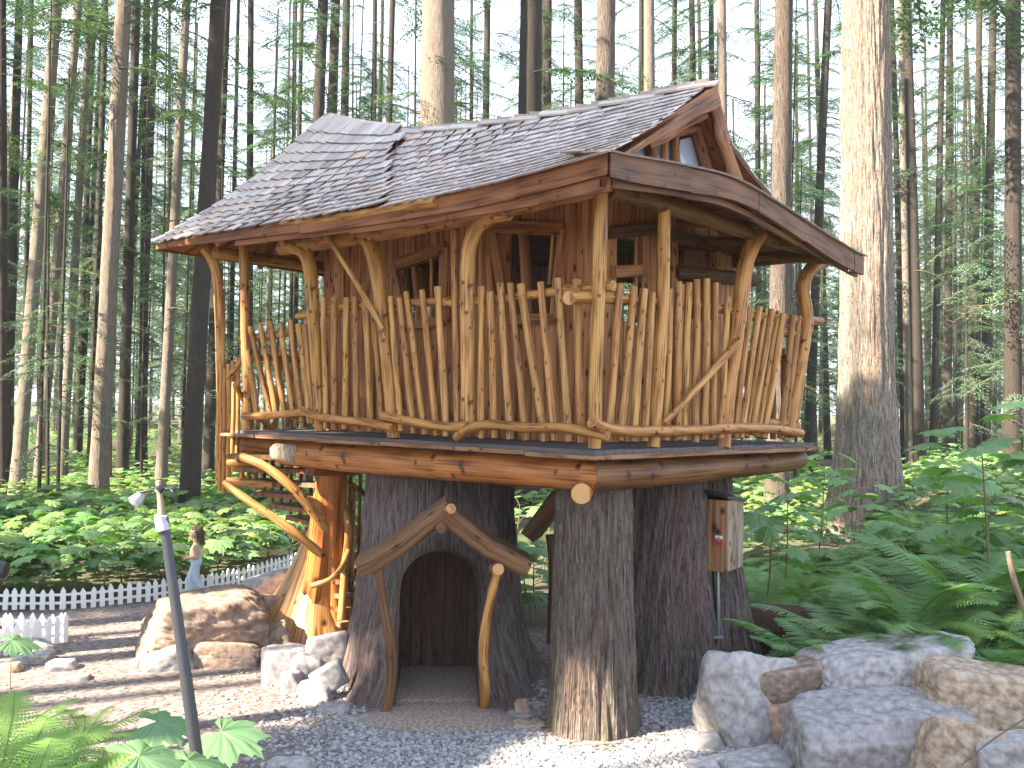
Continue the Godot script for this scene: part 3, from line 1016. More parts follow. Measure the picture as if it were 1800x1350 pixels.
	var lc := cen + Vector3(0, (hi - lo) * 0.5 + 0.03, 0)
	mb.obox(lc, fdir * 0.56 + Vector3(0, 0.03, 0), sdir * 0.6 - Vector3(0, 0.035, 0), Vector3(0, 0.014, 0))
	put("lid", mb, M.black, ub)
	var lat := HLine(corner, fdir, 0.33) - sdir.normalized() * 0.021
	var ex := fdir.normalized()
	mb = MB.new()
	mb.obox(Vector3(lat.x, P(1268, 955, 10.6).y, lat.z), ex * 0.034, Vector3(0, 0.032, 0), sdir.normalized() * 0.003)
	put("warning_label", mb, M.red, ub)
	mb = MB.new()
	mb.obox(Vector3(lat.x, P(1268, 944, 10.6).y, lat.z), ex * 0.04, Vector3(0, 0.016, 0), sdir.normalized() * 0.003)
	put("label_strip", mb, M.paper, ub)
	mb = MB.new()
	mb.obox(Vector3(lat.x, P(1268, 947, 10.6).y, lat.z) - sdir.normalized() * 0.012, ex * 0.012, Vector3(0, 0.02, 0), sdir.normalized() * 0.008)
	put("latch", mb, M.metal, ub)
	pole(ub, "conduit", [P(1262, 1004, 10.62), P(1263, 1090, 10.58), G(1263, 1204)], 0.017, 0.017, M.metal, 8, 0.0)
	mb = MB.new()
	mb.obox(P(1263, 1120, 10.58), Vector3(0.05, 0, 0), Vector3(0, 0.012, 0), Vector3(0, 0, 0.022))
	put("conduit_clamp", mb, M.metal, ub)
func HLine(a: Vector3, d: Vector3, k: float) -> Vector3: return a + d * k

# ---------------------------------------------------------------- the tree house
var eave_pts := [Vector3(-0.42, -0.42, 4.88), Vector3(1.0, -0.44, 4.80), Vector3(3.2, -0.5, 4.76), Vector3(6.45, -0.6, 4.80)]
var ridge_pts := [Vector3(0.12, 1.74, 6.02), Vector3(1.9, 1.66, 6.05), Vector3(4.18, 1.5, 6.22), Vector3(5.45, 1.2, 6.50)]
func along(pts: Array, a: float) -> Vector3:
	var k := clampf(a, 0, 1) * (pts.size() - 1)
	var i := mini(int(k), pts.size() - 2)
	return pts[i].cubic_interpolate(pts[i + 1], pts[maxi(i - 1, 0)], pts[mini(i + 2, pts.size() - 1)], k - i)
func roof_at(a: float, f: float, lift := 0.0) -> Vector3:   # front slope: a from the gable to the hip, f from the eave to the ridge
	var e := along(eave_pts, a)
	var r := along(ridge_pts, a)
	var q := e.lerp(r, f)
	q.z -= (0.03 + 0.11 * a) * sin(PI * f)
	return H(q.x, q.y, q.z + lift)
func skirt_h(t: float) -> float:
	var p := [4.88, 4.95, 4.985, 4.87, 4.72, 4.60]
	var k := clampf((t + 0.42) / 4.53, 0, 1) * 5.0
	var i := mini(int(k), 4)
	return cubic_interpolate(p[i], p[i + 1], p[maxi(i - 1, 0)], p[mini(i + 2, 5)], k - i)

func shingle(w: float, l: float) -> MB:   # lies in xz, butt edge at +z, thicker there
	var mb := MB.new()
	mb.prism([Vector3(-w / 2, 0, l / 2), Vector3(w / 2, 0, l / 2), Vector3(w / 2, 0.0, -l / 2), Vector3(-w / 2, 0.0, -l / 2)],
		[Vector3(-w / 2, 0.017, l / 2), Vector3(w / 2, 0.015, l / 2 - 0.006), Vector3(w / 2, 0.006, -l / 2), Vector3(-w / 2, 0.006, -l / 2)])
	for i in mb.uv.size(): mb.uv[i] = Vector2(mb.v[i].x * 1.5 + w, mb.v[i].z)
	for i in 4: mb.c[i] = Color(0.42, 0.38, 0.37)   # butt end grain, weathered and darkened to paint in the course shadow
	return mb

func tree_house() -> void:
	var th := thing("tree_house", "golden log tree house with shingled roof and picket balcony on cedar trunks", "tree house", Vector3(HC.x, 0, HC.z))
	var mb: MB
	# ---------------- platform: boards, edge boards, beams
	var deck := MB.new()
	var s := 0.02
	var deck_node: MeshInstance3D = null
	mb = MB.new()
	mb.prism([H(0.08, 0.08, DECK - 0.10), H(5.75, 0.08, DECK - 0.10), H(5.75, 3.85, DECK - 0.10), H(0.08, 3.85, DECK - 0.10)], [H(0.08, 0.08, DECK - 0.045), H(5.75, 0.08, DECK - 0.045), H(5.75, 3.85, DECK - 0.045), H(0.08, 3.85, DECK - 0.045)])
	deck_node = put("deck", mb, M.dark_wood, th)
	var t := 0.0
	while t < 3.9:
		var w := rng.randf_range(0.13, 0.15)
		mb = MB.new()
		mb.obox(H(2.92, t + w / 2, DECK - 0.02 + rng.randf_range(-0.003, 0.003)), HU * 2.9, HV * (w / 2 - 0.004), Vector3(0, 0.02, 0))
		put("deck_board", mb, M.deck, deck_node)
		t += w
	# edge boards under the rail, a little uneven
	s = -0.06
	while s < 5.9:
		var l := minf(rng.randf_range(0.75, 1.25), 5.86 - s)
		if l < 0.1: break
		mb = MB.new()
		mb.obox(H(s + l / 2, -0.035 + rng.randf_range(-0.012, 0.012), DECK - 0.052 + rng.randf_range(-0.006, 0.006)), HU * (l / 2 - 0.004), HV * 0.075, Vector3(0, 0.018, 0))
		put("edge_board", mb, M.deck_edge, deck_node)
		s += l
	t = 0.05
	while t < 4.0:
		var l := minf(rng.randf_range(0.75, 1.2), 3.8 - t)
		if l < 0.1: break
		mb = MB.new()
		mb.obox(H(-0.035 + rng.randf_range(-0.012, 0.012), t + l / 2, DECK - 0.053 + rng.randf_range(-0.006, 0.006)), HV * (l / 2 - 0.004), HU * 0.075, Vector3(0, 0.018, 0))
		put("edge_board", mb, M.deck_edge, deck_node)
		t += l
	# left beam log (seen along its whole length), right beam log, mitred where they meet
	var yb := DECK - 0.075
	var beam := func(pts: Array, r0: float, r1: float, mt: Material, nm: String, mitre := 0) -> void:
		var q := smooth(pts, 6)
		var m := MB.new()
		m.tube(q, radii(q.size(), r0, r1, 0.025), 18, true, 1.0, 1.0, rng.randf() * 4)
		for i in m.v.size():
			var a := hs(m.v[i])
			var b := ht(m.v[i])
			if mitre == 1 and a < b: m.v[i] += HU * (b - a)
			if mitre == 2 and b < a + 0.003: m.v[i] += HV * (a + 0.003 - b)
		put(nm, m, mt, th)
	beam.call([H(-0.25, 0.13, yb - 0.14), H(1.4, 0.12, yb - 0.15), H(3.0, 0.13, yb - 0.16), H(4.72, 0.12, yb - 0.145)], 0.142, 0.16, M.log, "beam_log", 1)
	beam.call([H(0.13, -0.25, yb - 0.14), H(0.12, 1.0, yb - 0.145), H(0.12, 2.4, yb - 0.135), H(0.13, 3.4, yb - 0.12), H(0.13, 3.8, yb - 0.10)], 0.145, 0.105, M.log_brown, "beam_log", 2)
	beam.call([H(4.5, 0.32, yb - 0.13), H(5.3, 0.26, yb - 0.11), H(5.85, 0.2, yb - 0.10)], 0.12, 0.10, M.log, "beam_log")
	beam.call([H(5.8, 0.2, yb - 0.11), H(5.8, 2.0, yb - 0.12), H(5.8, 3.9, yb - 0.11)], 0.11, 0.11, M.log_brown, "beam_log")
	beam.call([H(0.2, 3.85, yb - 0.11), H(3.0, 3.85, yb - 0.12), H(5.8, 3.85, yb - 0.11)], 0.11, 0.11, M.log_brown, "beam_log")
	# weathered broken end of the old log in the notch
	var old := rock_mesh(44, 9, Vector3(0.28, 0.13, 0.13), 0.16, 9, M.greyboard)
	var turn := Transform3D(Basis(HU, Vector3.UP, HU.cross(Vector3.UP)), HL(510, 795, 0.05))
	for i in old.v.size():
		old.v[i] = turn * old.v[i]; old.n[i] = turn.basis * old.n[i]
	put("broken_log_end", old, M.greyboard, th)
	var e1 := P(545, 822, 11.75)
	pole(th, "cross_log", [e1, e1 + HV * 0.9], 0.10, 0.10, M.log_brown, 14)
	var e2 := P(1022, 868, 8.52)
	pole(th, "cross_log", [e2, e2 + (Vector3(0.1, 0, -1)) * 1.0], 0.088, 0.088, M.log, 18, 0.01)
	mb = MB.new()
	mb.tube([e2 + Vector3(0, 0, 0.008), e2 + Vector3(0, 0, 0.002)], [0.083, 0.086], 20)
	put("log_end", mb, M.end_grain, th)
	for k in 5: pole(th, "joist", [H(0.6 + 1.1 * k, 0.2, yb - 0.09), H(0.6 + 1.1 * k, 3.8, yb - 0.09)], 0.08, 0.08, M.log_brown, 10)

	# ---------------- posts that carry the roof (pixels of the photograph laid on the rail planes)
	var tt := 0.06
	var hl := func(px: Array, tq: float) -> Array:
		var o := []
		for q in px: o.append(HL(q[0], q[1], tq))
		return o
	var hr := func(px: Array, sq: float) -> Array:
		var o := []
		for q in px: o.append(HR(q[0], q[1], sq))
		return o
	var post := func(pts: Array, r0: float, r1: float, i: int) -> void:
		pole(th, "post", pts, r0, r1, M["pole%d" % (i % 4)], 12, 0.05, 5)
	post.call(hl.call([[1056, 318], [1055, 420], [1050, 560], [1047, 680], [1045, 788]], 0.06), 0.066, 0.056, 0)
	post.call(hl.call([[893, 374], [868, 379], [842, 396], [827, 428], [822, 480], [822, 620], [822, 762]], tt), 0.075, 0.07, 2)
	post.call(hl.call([[632, 408], [650, 432], [664, 490], [676, 590], [686, 690], [692, 770]], tt), 0.078, 0.068, 1)
	post.call(hl.call([[505, 430], [533, 440], [546, 478], [551, 560], [557, 650], [563, 758]], tt), 0.095, 0.06, 1)
	post.call(hl.call([[428, 430], [430, 520], [433, 640], [438, 755]], tt), 0.06, 0.055, 0)
	post.call([P(360, 437, 12.9), P(378, 468, 12.9), P(385, 530, 12.9), P(388, 660, 12.9), P(391, 800, 12.9), P(391, 862, 12.9)], 0.07, 0.055, 2)
	post.call([H(5.8, 1.9, 4.75), H(5.8, 1.9, 3.6), H(5.8, 1.9, DECK)], 0.07, 0.07, 1)
	post.call([H(5.8, 3.7, 4.75), H(5.8, 3.7, 3.6), H(5.8, 3.7, DECK)], 0.07, 0.07, 1)
	post.call([H(3.4, 3.8, 4.75), H(3.4, 3.8, 3.6), H(3.4, 3.8, DECK)], 0.07, 0.07, 1)
	post.call(hr.call([[1168, 350], [1167, 420], [1164, 560], [1155, 690], [1149, 786]], 0.06), 0.06, 0.06, 0)
	post.call(hr.call([[1335, 412], [1322, 432], [1310, 470], [1300, 545], [1288, 630], [1278, 710], [1271, 786]], 0.06), 0.085, 0.075, 1)
	post.call(hr.call([[1452, 458], [1432, 468], [1418, 482], [1412, 510], [1419, 560], [1414, 600], [1402, 680], [1388, 768]], 0.06), 0.075, 0.065, 1)
	# thin leaning braces
	pole(th, "brace", hl.call([[556, 386], [616, 480], [674, 580]], -0.06), 0.027, 0.032, M.pole2, 8)
	pole(th, "brace", hr.call([[1168, 744], [1232, 675], [1300, 598]], -0.05), 0.028, 0.042, M.pole1, 8)

	# ---------------- railing
	var rail := Node3D.new()
	rail.name = "railing"
	th.add_child(rail)
	var rods := func(nm: String, pts: Array, r0: float, r1: float, i: int) -> void:
		pole(rail, nm, pts, r0, r1, M["pole%d" % (i % 4)], 8, 0.06, 3)
	var lefts := [[428, 575, 452, 730], [439, 575, 477, 730], [457, 569, 486, 730], [474, 566, 502, 732], [492, 569, 517, 734], [510, 563, 531, 740], [525, 570, 545, 742], [535, 570, 552, 742],
		[568, 524, 574, 752], [587, 523, 588, 753], [609, 523, 606, 752], [624, 522, 628, 754], [642, 527, 652, 754], [657, 566, 673, 750], [686, 521, 705, 756], [702, 524, 728, 760],
		[714, 513, 748, 762], [742, 510, 768, 764], [769, 504, 785, 765], [797, 405, 805, 765], [843, 506, 845, 768]]
	lefts += [[846, 504, 846, 768], [862, 513, 870, 768], [879, 498, 897, 770], [897, 498, 925, 772], [915, 500, 958, 774], [950, 496, 976, 772], [980, 489, 1000, 774], [1013, 491, 1022, 776]]
	var k := 0
	for q in lefts:
		if q[0] == 843: continue
		rods.call("picket", [HL(q[0], q[1], tt), HL(q[2], q[3] + 2, tt)], 0.031 if k % 3 else 0.037, 0.036, k)
		k += 1
	var rights := [[1090, 500, 1069, 774], [1114, 504, 1090, 772], [1132, 508, 1113, 774], [1146, 514, 1132, 773], [1178, 508, 1170, 772], [1192, 495, 1191, 770], [1211, 497, 1201, 772], [1225, 491, 1222, 775],
		[1242, 490, 1238, 770], [1258, 497, 1253, 768], [1279, 522, 1266, 768], [1317, 539, 1291, 768], [1335, 539, 1302, 768], [1357, 544, 1321, 762], [1377, 552, 1343, 768], [1394, 554, 1372, 768]]
	for q in rights:
		rods.call("picket", [HR(q[0], q[1], tt), HR(q[2], q[3] + 2, tt)], 0.033 if k % 3 else 0.04, 0.037, k)
		k += 1
	rods.call("picket", [HR(1197, 500, tt + 0.05), HR(1188, 772, tt + 0.05)], 0.04, 0.04, 3)
	rods.call("picket", [HR(1306, 545, tt + 0.05), HR(1297, 768, tt + 0.05)], 0.03, 0.034, 1)
	rods.call("picket", [HR(1346, 545, tt + 0.05), HR(1312, 768, tt + 0.05)], 0.03, 0.034, 2)
	rods.call("picket", [HR(1368, 548, tt + 0.05), HR(1331, 768, tt + 0.05)], 0.03, 0.034, 0)
	rods.call("picket", [HR(1405, 556, tt + 0.03), HR(1380, 768, tt + 0.03)], 0.03, 0.034, 3)
	# far sides, seen through the pickets
	t = 0.7
	while t < 3.8:
		rods.call("picket", [H(5.78, t + rng.randf_range(-0.1, 0.1), DECK + rng.randf_range(1.0, 1.12)), H(5.78, t, DECK + 0.03)], 0.032, 0.036, k)
		k += 1; t += rng.randf_range(0.14, 0.18)
	s = 0.3
	while s < 5.7:
		rods.call("picket", [H(s + rng.randf_range(-0.1, 0.1), 3.78, DECK + rng.randf_range(1.0, 1.12)), H(s, 3.78, DECK + 0.03)], 0.032, 0.036, k)
		k += 1; s += rng.randf_range(0.15, 0.2)
	var wavy := [[[428, 731], [470, 731], [535, 724]], [[530, 721], [558, 732], [600, 738], [650, 743], [692, 752]], [[671, 730], [700, 737], [745, 745], [790, 750], [822, 748]], [[802, 770], [822, 756], [850, 747], [890, 748], [930, 752], [985, 752], [1030, 758], [1068, 766]]]
	for q in wavy: rods.call("bottom_rail", hl.call(q, -0.02), 0.045, 0.043, 1)
	rods.call("bottom_rail", hr.call([[1040, 742], [1062, 752], [1110, 758], [1200, 757], [1300, 752], [1360, 754], [1408, 761]], -0.02), 0.05, 0.05, 3)
	rods.call("bottom_rail", hr.call([[1340, 744], [1375, 744], [1400, 748]], 0.1), 0.045, 0.05, 3)
	for q in [[[420, 597], [480, 590], [545, 581]], [[523, 556], [560, 551], [600, 548]], [[560, 543], [680, 535], [790, 529]], [[780, 534], [880, 526], [1008, 508]], [[985, 510], [1030, 506], [1078, 502]]]:
		rods.call("top_rail", hl.call(q, 0.13), 0.042, 0.045, 1)
	for q in [[[1000, 524], [1050, 522], [1115, 527], [1180, 533]], [[1160, 528], [1230, 535], [1300, 550]], [[1280, 553], [1360, 558], [1443, 565]], [[1370, 583], [1418, 590]]]:
		rods.call("top_rail", hr.call(q, 0.13), 0.062 if q[0][0] == 1000 else 0.05, 0.048, 3)
	rods.call("top_rail", [H(5.72, 0.3, DECK + 0.9), H(5.72, 2, DECK + 0.92), H(5.72, 3.8, DECK + 0.9)], 0.045, 0.045, 1)
	rods.call("top_rail", [H(0.2, 3.72, DECK + 0.95), H(3, 3.72, DECK + 0.92), H(5.7, 3.72, DECK + 0.9)], 0.045, 0.045, 1)
	mb = MB.new()
	mb.tube([HR(1000, 524, 0.128), HR(1001, 524, 0.132)], [0.058, 0.06], 12)
	put("rail_end", mb, M.end_grain, rail)

	cabin(th, hl, hr)
	roof(th, hl, hr)
	stairs()

func cabin(th: Node3D, hl: Callable, hr: Callable) -> void:
	var cabin_node := Node3D.new()
	cabin_node.name = "cabin"
	th.add_child(cabin_node)
	var wall_t := 1.1
	var wall_s := 1.0
	# openings as [from, to, low, high] along the wall, measured from the photograph
	var rect_l := func(x0: float, x1: float, y0: float, y1: float) -> Array:
		var xm := (x0 + x1) / 2
		return [hs(HL(x1, y0, wall_t)), hs(HL(x0, y0, wall_t)), HL(xm, y1, wall_t).y, HL(xm, y0, wall_t).y]
	var rect_r := func(x0: float, x1: float, y0: float, y1: float) -> Array:
		var xm := (x0 + x1) / 2
		return [ht(HR(x0, y0, wall_s)), ht(HR(x1, y0, wall_s)), HR(xm, y1, wall_s).y, HR(xm, y0, wall_s).y]
	var wl := [rect_l.call(706, 782, 452, 572), rect_l.call(888, 982, 408, 560)]
	var wr := [rect_r.call(1076, 1128, 418, 566), rect_r.call(1180, 1255, 432, 560)]
	var walls := [["t", wall_t, 1.0, 5.15, wl, 5.5], ["s", wall_s, 1.12, 3.75, wr, 5.25], ["t", 3.3, 1.02, 5.15, [[1.6, 2.5, 3.5, 4.4], [3.75, 4.95, 3.3, 4.3]], 5.4], ["s", 5.1, 1.12, 3.3, [[1.7, 2.7, DECK, 4.3]], 5.5]]
	for w in walls:
		var p: float = w[2]
		while p < w[3]:
			var wd := rng.randf_range(0.15, 0.23)
			var mid := p + wd / 2
			var spans := [[DECK + 0.01, w[5]]]
			for o in w[4]:
				if mid > o[0] and mid < o[1]: spans = [[DECK + 0.01, o[2] + rng.randf_range(-0.02, 0.02)], [o[3] + rng.randf_range(-0.02, 0.02), w[5]]]
			for sp in spans:
				if sp[1] - sp[0] < 0.1: continue
				var mb := MB.new()
				var cy: float = (sp[0] + sp[1]) / 2
				var hh: float = (sp[1] - sp[0]) / 2
				var off := rng.randf_range(-0.014, 0.014)
				if w[0] == "t": mb.obox(H(mid, w[1] + off, cy), Vector3(0, hh, 0), HU * (wd / 2 - 0.004), HV * 0.022)
				else: mb.obox(H(w[1] + off, mid, cy), Vector3(0, hh, 0), HV * (wd / 2 - 0.004), HU * 0.022)
				put("plank", mb, M["plank%d" % rng.randi_range(0, 2)], cabin_node)
			p += wd
	# battens over some seams, catching the light
	for q in [[603, 455, 605, 735], [655, 455, 655, 735], [757, 430, 760, 560], [862, 408, 866, 520], [972, 405, 966, 500], [985, 405, 990, 500]]:
		pole(cabin_node, "batten", [HL(q[0], q[1], wall_t - 0.05), HL(q[2], q[3], wall_t - 0.05)], 0.022, 0.024, M.pole1, 6, 0.03)
	for q in [[1118, 400, 1118, 560], [1142, 410, 1140, 560], [1160, 420, 1160, 560], [1175, 415, 1172, 570]]:
		pole(cabin_node, "batten", [HR(q[0], q[1], wall_s - 0.05), HR(q[2], q[3], wall_s - 0.05)], 0.02, 0.022, M.plank2, 6, 0.03)
	# lintels and crooked window frames
	var bar := func(a: Vector3, b: Vector3, w: float, d: Vector3, m: Material, nm: String, to: Node) -> void:
		var mb := MB.new()
		var ax := (b - a) * 0.5
		mb.obox((a + b) * 0.5, ax, ax.cross(d).normalized() * w, d.normalized() * 0.05)
		put(nm, mb, m, to)
	var specs := [[[696, 466], [786, 436], [782, 566], [712, 572], wall_t, wl[0]], [[868, 398], [992, 404], [978, 560], [893, 562], wall_t, wl[1]]]
	for q in specs:
		var win := Node3D.new()
		win.name = "window" if q[0][0] == 696 else "window_001"
		th.add_child(win)
		var pts := []
		for i in 4: pts.append(HL(q[i][0], q[i][1], wall_t - 0.05))
		bar.call(pts[0], pts[1], 0.065, HV, M.soffit, "lintel", win)
		bar.call(pts[1], pts[2], 0.055, HV, M.plank0, "frame", win)
		bar.call(pts[3], pts[0], 0.055, HV, M.plank1, "frame", win)
		bar.call(pts[2], pts[3], 0.05, HV, M.plank1, "sill", win)
		var o: Array = q[5]
		var mb := MB.new()
		var mm: Vector3 = (pts[0] + pts[1]) * 0.5
		mb.obox(H((o[0] + o[1]) / 2, wall_t + 0.03, (o[2] + o[3]) / 2), HU * ((o[1] - o[0]) / 2), Vector3(0, (o[3] - o[2]) / 2, 0), HV * 0.004)
		if q[0][0] != 696: put("pane", mb, M.glass, win)
		bar.call(HL((q[0][0] + q[1][0]) / 2.0 - 10, q[0][1] + 4, wall_t), HL((q[2][0] + q[3][0]) / 2.0 - 6, q[2][1], wall_t), 0.03, HV, M.plank1, "mullion", win)
	var winr := Node3D.new()
	winr.name = "window_002"
	th.add_child(winr)
	bar.call(HR(1068, 410, wall_s - 0.06), HR(1166, 402, wall_s - 0.06), 0.06, HU, M.dark_wood, "lintel", winr)
	bar.call(HR(1076, 478, wall_s - 0.05), HR(1128, 476, wall_s - 0.05), 0.06, HU, M.plank1, "rail", winr)
	bar.call(HR(1129, 412, wall_s - 0.05), HR(1128, 566, wall_s - 0.05), 0.05, HU, M.plank1, "frame", winr)
	winr = Node3D.new()
	winr.name = "window_003"
	th.add_child(winr)
	bar.call(HR(1172, 415, wall_s - 0.06), HR(1300, 440, wall_s - 0.06), 0.07, HU, M.dark_wood, "lintel", winr)
	bar.call(HR(1180, 425, wall_s - 0.05), HR(1180, 560, wall_s - 0.05), 0.05, HU, M.plank1, "frame", winr)
	bar.call(HR(1258, 440, wall_s - 0.05), HR(1256, 560, wall_s - 0.05), 0.05, HU, M.plank1, "frame", winr)
	pole(winr, "log_bar", [HR(1185, 478, wall_s - 0.08), HR(1326, 492, wall_s - 0.08)], 0.075, 0.08, M.dark_wood, 12)
	# dark ceiling inside
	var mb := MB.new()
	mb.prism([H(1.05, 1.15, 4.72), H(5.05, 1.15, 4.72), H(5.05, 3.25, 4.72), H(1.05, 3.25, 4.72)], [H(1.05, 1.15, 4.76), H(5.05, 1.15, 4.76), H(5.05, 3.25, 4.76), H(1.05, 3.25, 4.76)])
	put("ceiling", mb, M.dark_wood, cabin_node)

func roof(th: Node3D, hl: Callable, hr: Callable) -> void:
	# sheathing: front slope, back slope, hip end
	var mb := MB.new()
	var back := func(a: float, f: float) -> Vector3:
		var r := along(ridge_pts, a)
		var q := r.lerp(Vector3(lerpf(0.05, 6.45, a), 4.15, 4.72), f)
		q.y = lerpf(r.y, 4.15, pow(f, 1.75))
		return H(q.x, q.y, q.z)
	var hip := func(a: float, f: float) -> Vector3:
		var r: Vector3 = ridge_pts[3]
		var q := r.lerp(Vector3(6.45, lerpf(-0.6, 4.15, a), lerpf(4.80, 4.72, a)), f)
		q.z -= 0.12 * sin(PI * f)
		return H(q.x, q.y, q.z)
	var skirt := func(a: float, f: float) -> Vector3:
		var t := lerpf(-0.42, 4.11, a)
		return H(lerpf(-0.42, 0.55, f), t, skirt_h(t) + f * lerpf(-0.06, 0.16, smoothstep(-0.3, 0.9, t)))
	var front := func(a: float, f: float) -> Vector3: return roof_at(a, f)
	for lift in [-0.005, -0.065]:
		for q in [[front, 24, 8], [back, 12, 6], [hip, 8, 6], [skirt, 12, 2]]:
			var k0 := mb.v.size()
			var pf: Callable = q[0]
			mb.grid(q[1], q[2], pf, Vector2(7, 2.5))
			for i in range(k0, mb.v.size()): mb.v[i].y += lift
			if (mb.n[k0 + q[1] + 3].y < 0) == (lift > -0.01): mb.flip(k0)
	var rf := put("roof", mb, M.soffit, th)
	# shingles: 300 nearest as pieces of their own, the far ones and the unseen slopes joined
	var shapes := []
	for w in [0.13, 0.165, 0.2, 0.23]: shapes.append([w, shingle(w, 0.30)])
	var meshes := {}
	var rest := MB.new()
	var list := []
	var rows := 14
	for j in rows:
		var f := (j + 0.1) / rows
		var left := 0
		var e0 := roof_at(0, f)
		var x := -0.02 + rng.randf_range(0, 0.1)
		var length := 0.0
		for i in 40: length += roof_at(i / 40.0, f).distance_to(roof_at((i + 1) / 40.0, f))
		while x < length - 0.02:
			var si := rng.randi_range(0, 3)
			var w: float = shapes[si][0]
			var a := clampf((x + w / 2) / length, 0.004, 0.996)
			var joint := lerpf(0.545, 0.70, f)
			var raised := 0.0
			if a > joint: raised = lerpf(0.035, 0.075, f)
			var o := roof_at(a, clampf(f + 0.018, 0, 1))
			var ax := (roof_at(minf(a + 0.01, 1), f) - roof_at(maxf(a - 0.01, 0), f)).normalized()
			var dn := (roof_at(a, maxf(f - 0.03, 0)) - roof_at(a, minf(f + 0.03, 1))).normalized()
			var nn := ax.cross(dn)
			if nn.y < 0: nn = -nn
			dn = (dn + nn * 0.045).normalized()
			nn = (nn - dn * nn.dot(dn)).normalized()
			ax = nn.cross(dn).normalized()
			var b := Basis(ax, nn, dn) * Basis(Vector3.UP, rng.randf_range(-0.03, 0.03))
			list.append([o + nn * (0.012 + raised + rng.randf_range(0, 0.006)) + dn * rng.randf_range(-0.007, 0.007), b, si, a, f])
			x += w + 0.006
	list.sort_custom(func(p: Array, q: Array) -> bool: return p[0].distance_squared_to(EYE) < q[0].distance_squared_to(EYE))
	var idx := 0
	for q in list:
		var mi := rng.randi_range(0, 2)
		if rng.randf() < 0.3: mi = rng.randi_range(0, 5)
		if q[3] > 0.9 and q[4] < 0.3 and rng.randf() < 0.6: mi = 4
		if idx % 3 != 2 and idx < 450:
			var key := "%d_%d" % [q[2], mi]
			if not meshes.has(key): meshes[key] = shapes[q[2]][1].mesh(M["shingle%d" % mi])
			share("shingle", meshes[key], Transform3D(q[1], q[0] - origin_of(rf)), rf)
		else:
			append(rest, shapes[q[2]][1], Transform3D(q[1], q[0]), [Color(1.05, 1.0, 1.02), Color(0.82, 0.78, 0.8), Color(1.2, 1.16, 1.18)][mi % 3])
		idx += 1
	# ridge caps: a lighter set over the left part, long grey boards over the right
	for i in 14:
		var a := lerpf(0.715, 0.985, i / 13.0)
		var o := roof_at(a, 1.0, 0.085)
		var ax := (roof_at(minf(a + 0.02, 1), 1) - roof_at(a - 0.02, 1)).normalized()
		var dn := (roof_at(a, 0.93) - roof_at(a, 1.0)).normalized()
		var nn := ax.cross(dn)
		if nn.y < 0: nn = -nn
		var b := Basis(nn.cross(dn), nn, dn)
		share("ridge_cap", cap_mesh(4 if i % 3 else 2), Transform3D(b, o + dn * 0.10 - origin_of(rf)), rf)
	for i in 11:
		var a := lerpf(0.02, 0.66, i / 10.0)
		var o := roof_at(a, 1.0, 0.045 + 0.012 * (i % 2))
		var ax := (roof_at(a + 0.02, 1) - roof_at(maxf(a - 0.02, 0), 1)).normalized()
		var dn := (roof_at(a, 0.93) - roof_at(a, 1.0)).normalized()
		var nn := ax.cross(dn)
		if nn.y < 0: nn = -nn
		mb = MB.new()
		mb.obox(o + dn * 0.05, ax * 0.22 + nn * 0.012, dn * 0.075, nn * 0.011)
		put("ridge_board", mb, M["shingle%d" % (i % 3)], rf)
	# unseen slopes get joined shingles too
	for j in 12:
		for i in 30:
			var a := (i + 0.5) / 30.0
			var f := (j + 0.6) / 12.0
			var o: Vector3 = back.call(a, f)
			var dn: Vector3 = (back.call(a, f + 0.02) - back.call(a, f - 0.02)).normalized()
			var ax: Vector3 = (back.call(a + 0.01, f) - back.call(a - 0.01, f)).normalized()
			var nn := ax.cross(dn).normalized()
			if nn.y < 0: nn = -nn
			append(rest, shapes[2 + (i + j) % 2][1], Transform3D(Basis(nn.cross(dn).normalized(), nn, dn), o + nn * 0.02), Color(0.9, 0.87, 0.88))
	for i in 22:
		var t := lerpf(-0.36, 4.05, i / 21.0)
		for q in 2:
			var o := H(-0.32 + 0.26 * q, t, skirt_h(t) + 0.02 + 0.045 * q)
			var tn := (H(-0.3, t + 0.1, skirt_h(t + 0.1)) - H(-0.3, t - 0.1, skirt_h(t - 0.1))).normalized()
			var dn := (-HU + Vector3(0, -0.12, 0)).normalized()
			var nn := tn.cross(dn).normalized()
			if nn.y < 0: nn = -nn
			append(rest, shapes[3][1], Transform3D(Basis(nn.cross(dn).normalized(), nn, dn), o), Color(0.8, 0.75, 0.76))
	tag(put("far_shingles", rest, M.shingle0, rf), "", "", "", "stuff")
	# red-brown step where the left shingle field ends
	mb = MB.new()
	for i in 10:
		for e in 2:
			var f := i / 9.0
			mb.add(roof_at(lerpf(0.545, 0.70, f) - 0.002, f, 0.0 + e * lerpf(0.06, 0.115, f)), Vector2(e * 0.1, f * 2))
	for i in 9: mb.quad(i * 2, i * 2 + 1, i * 2 + 3, i * 2 + 2)
	put("step_board", mb, M.fascia, rf)
	# fascia boards along the eaves
	mb = MB.new()
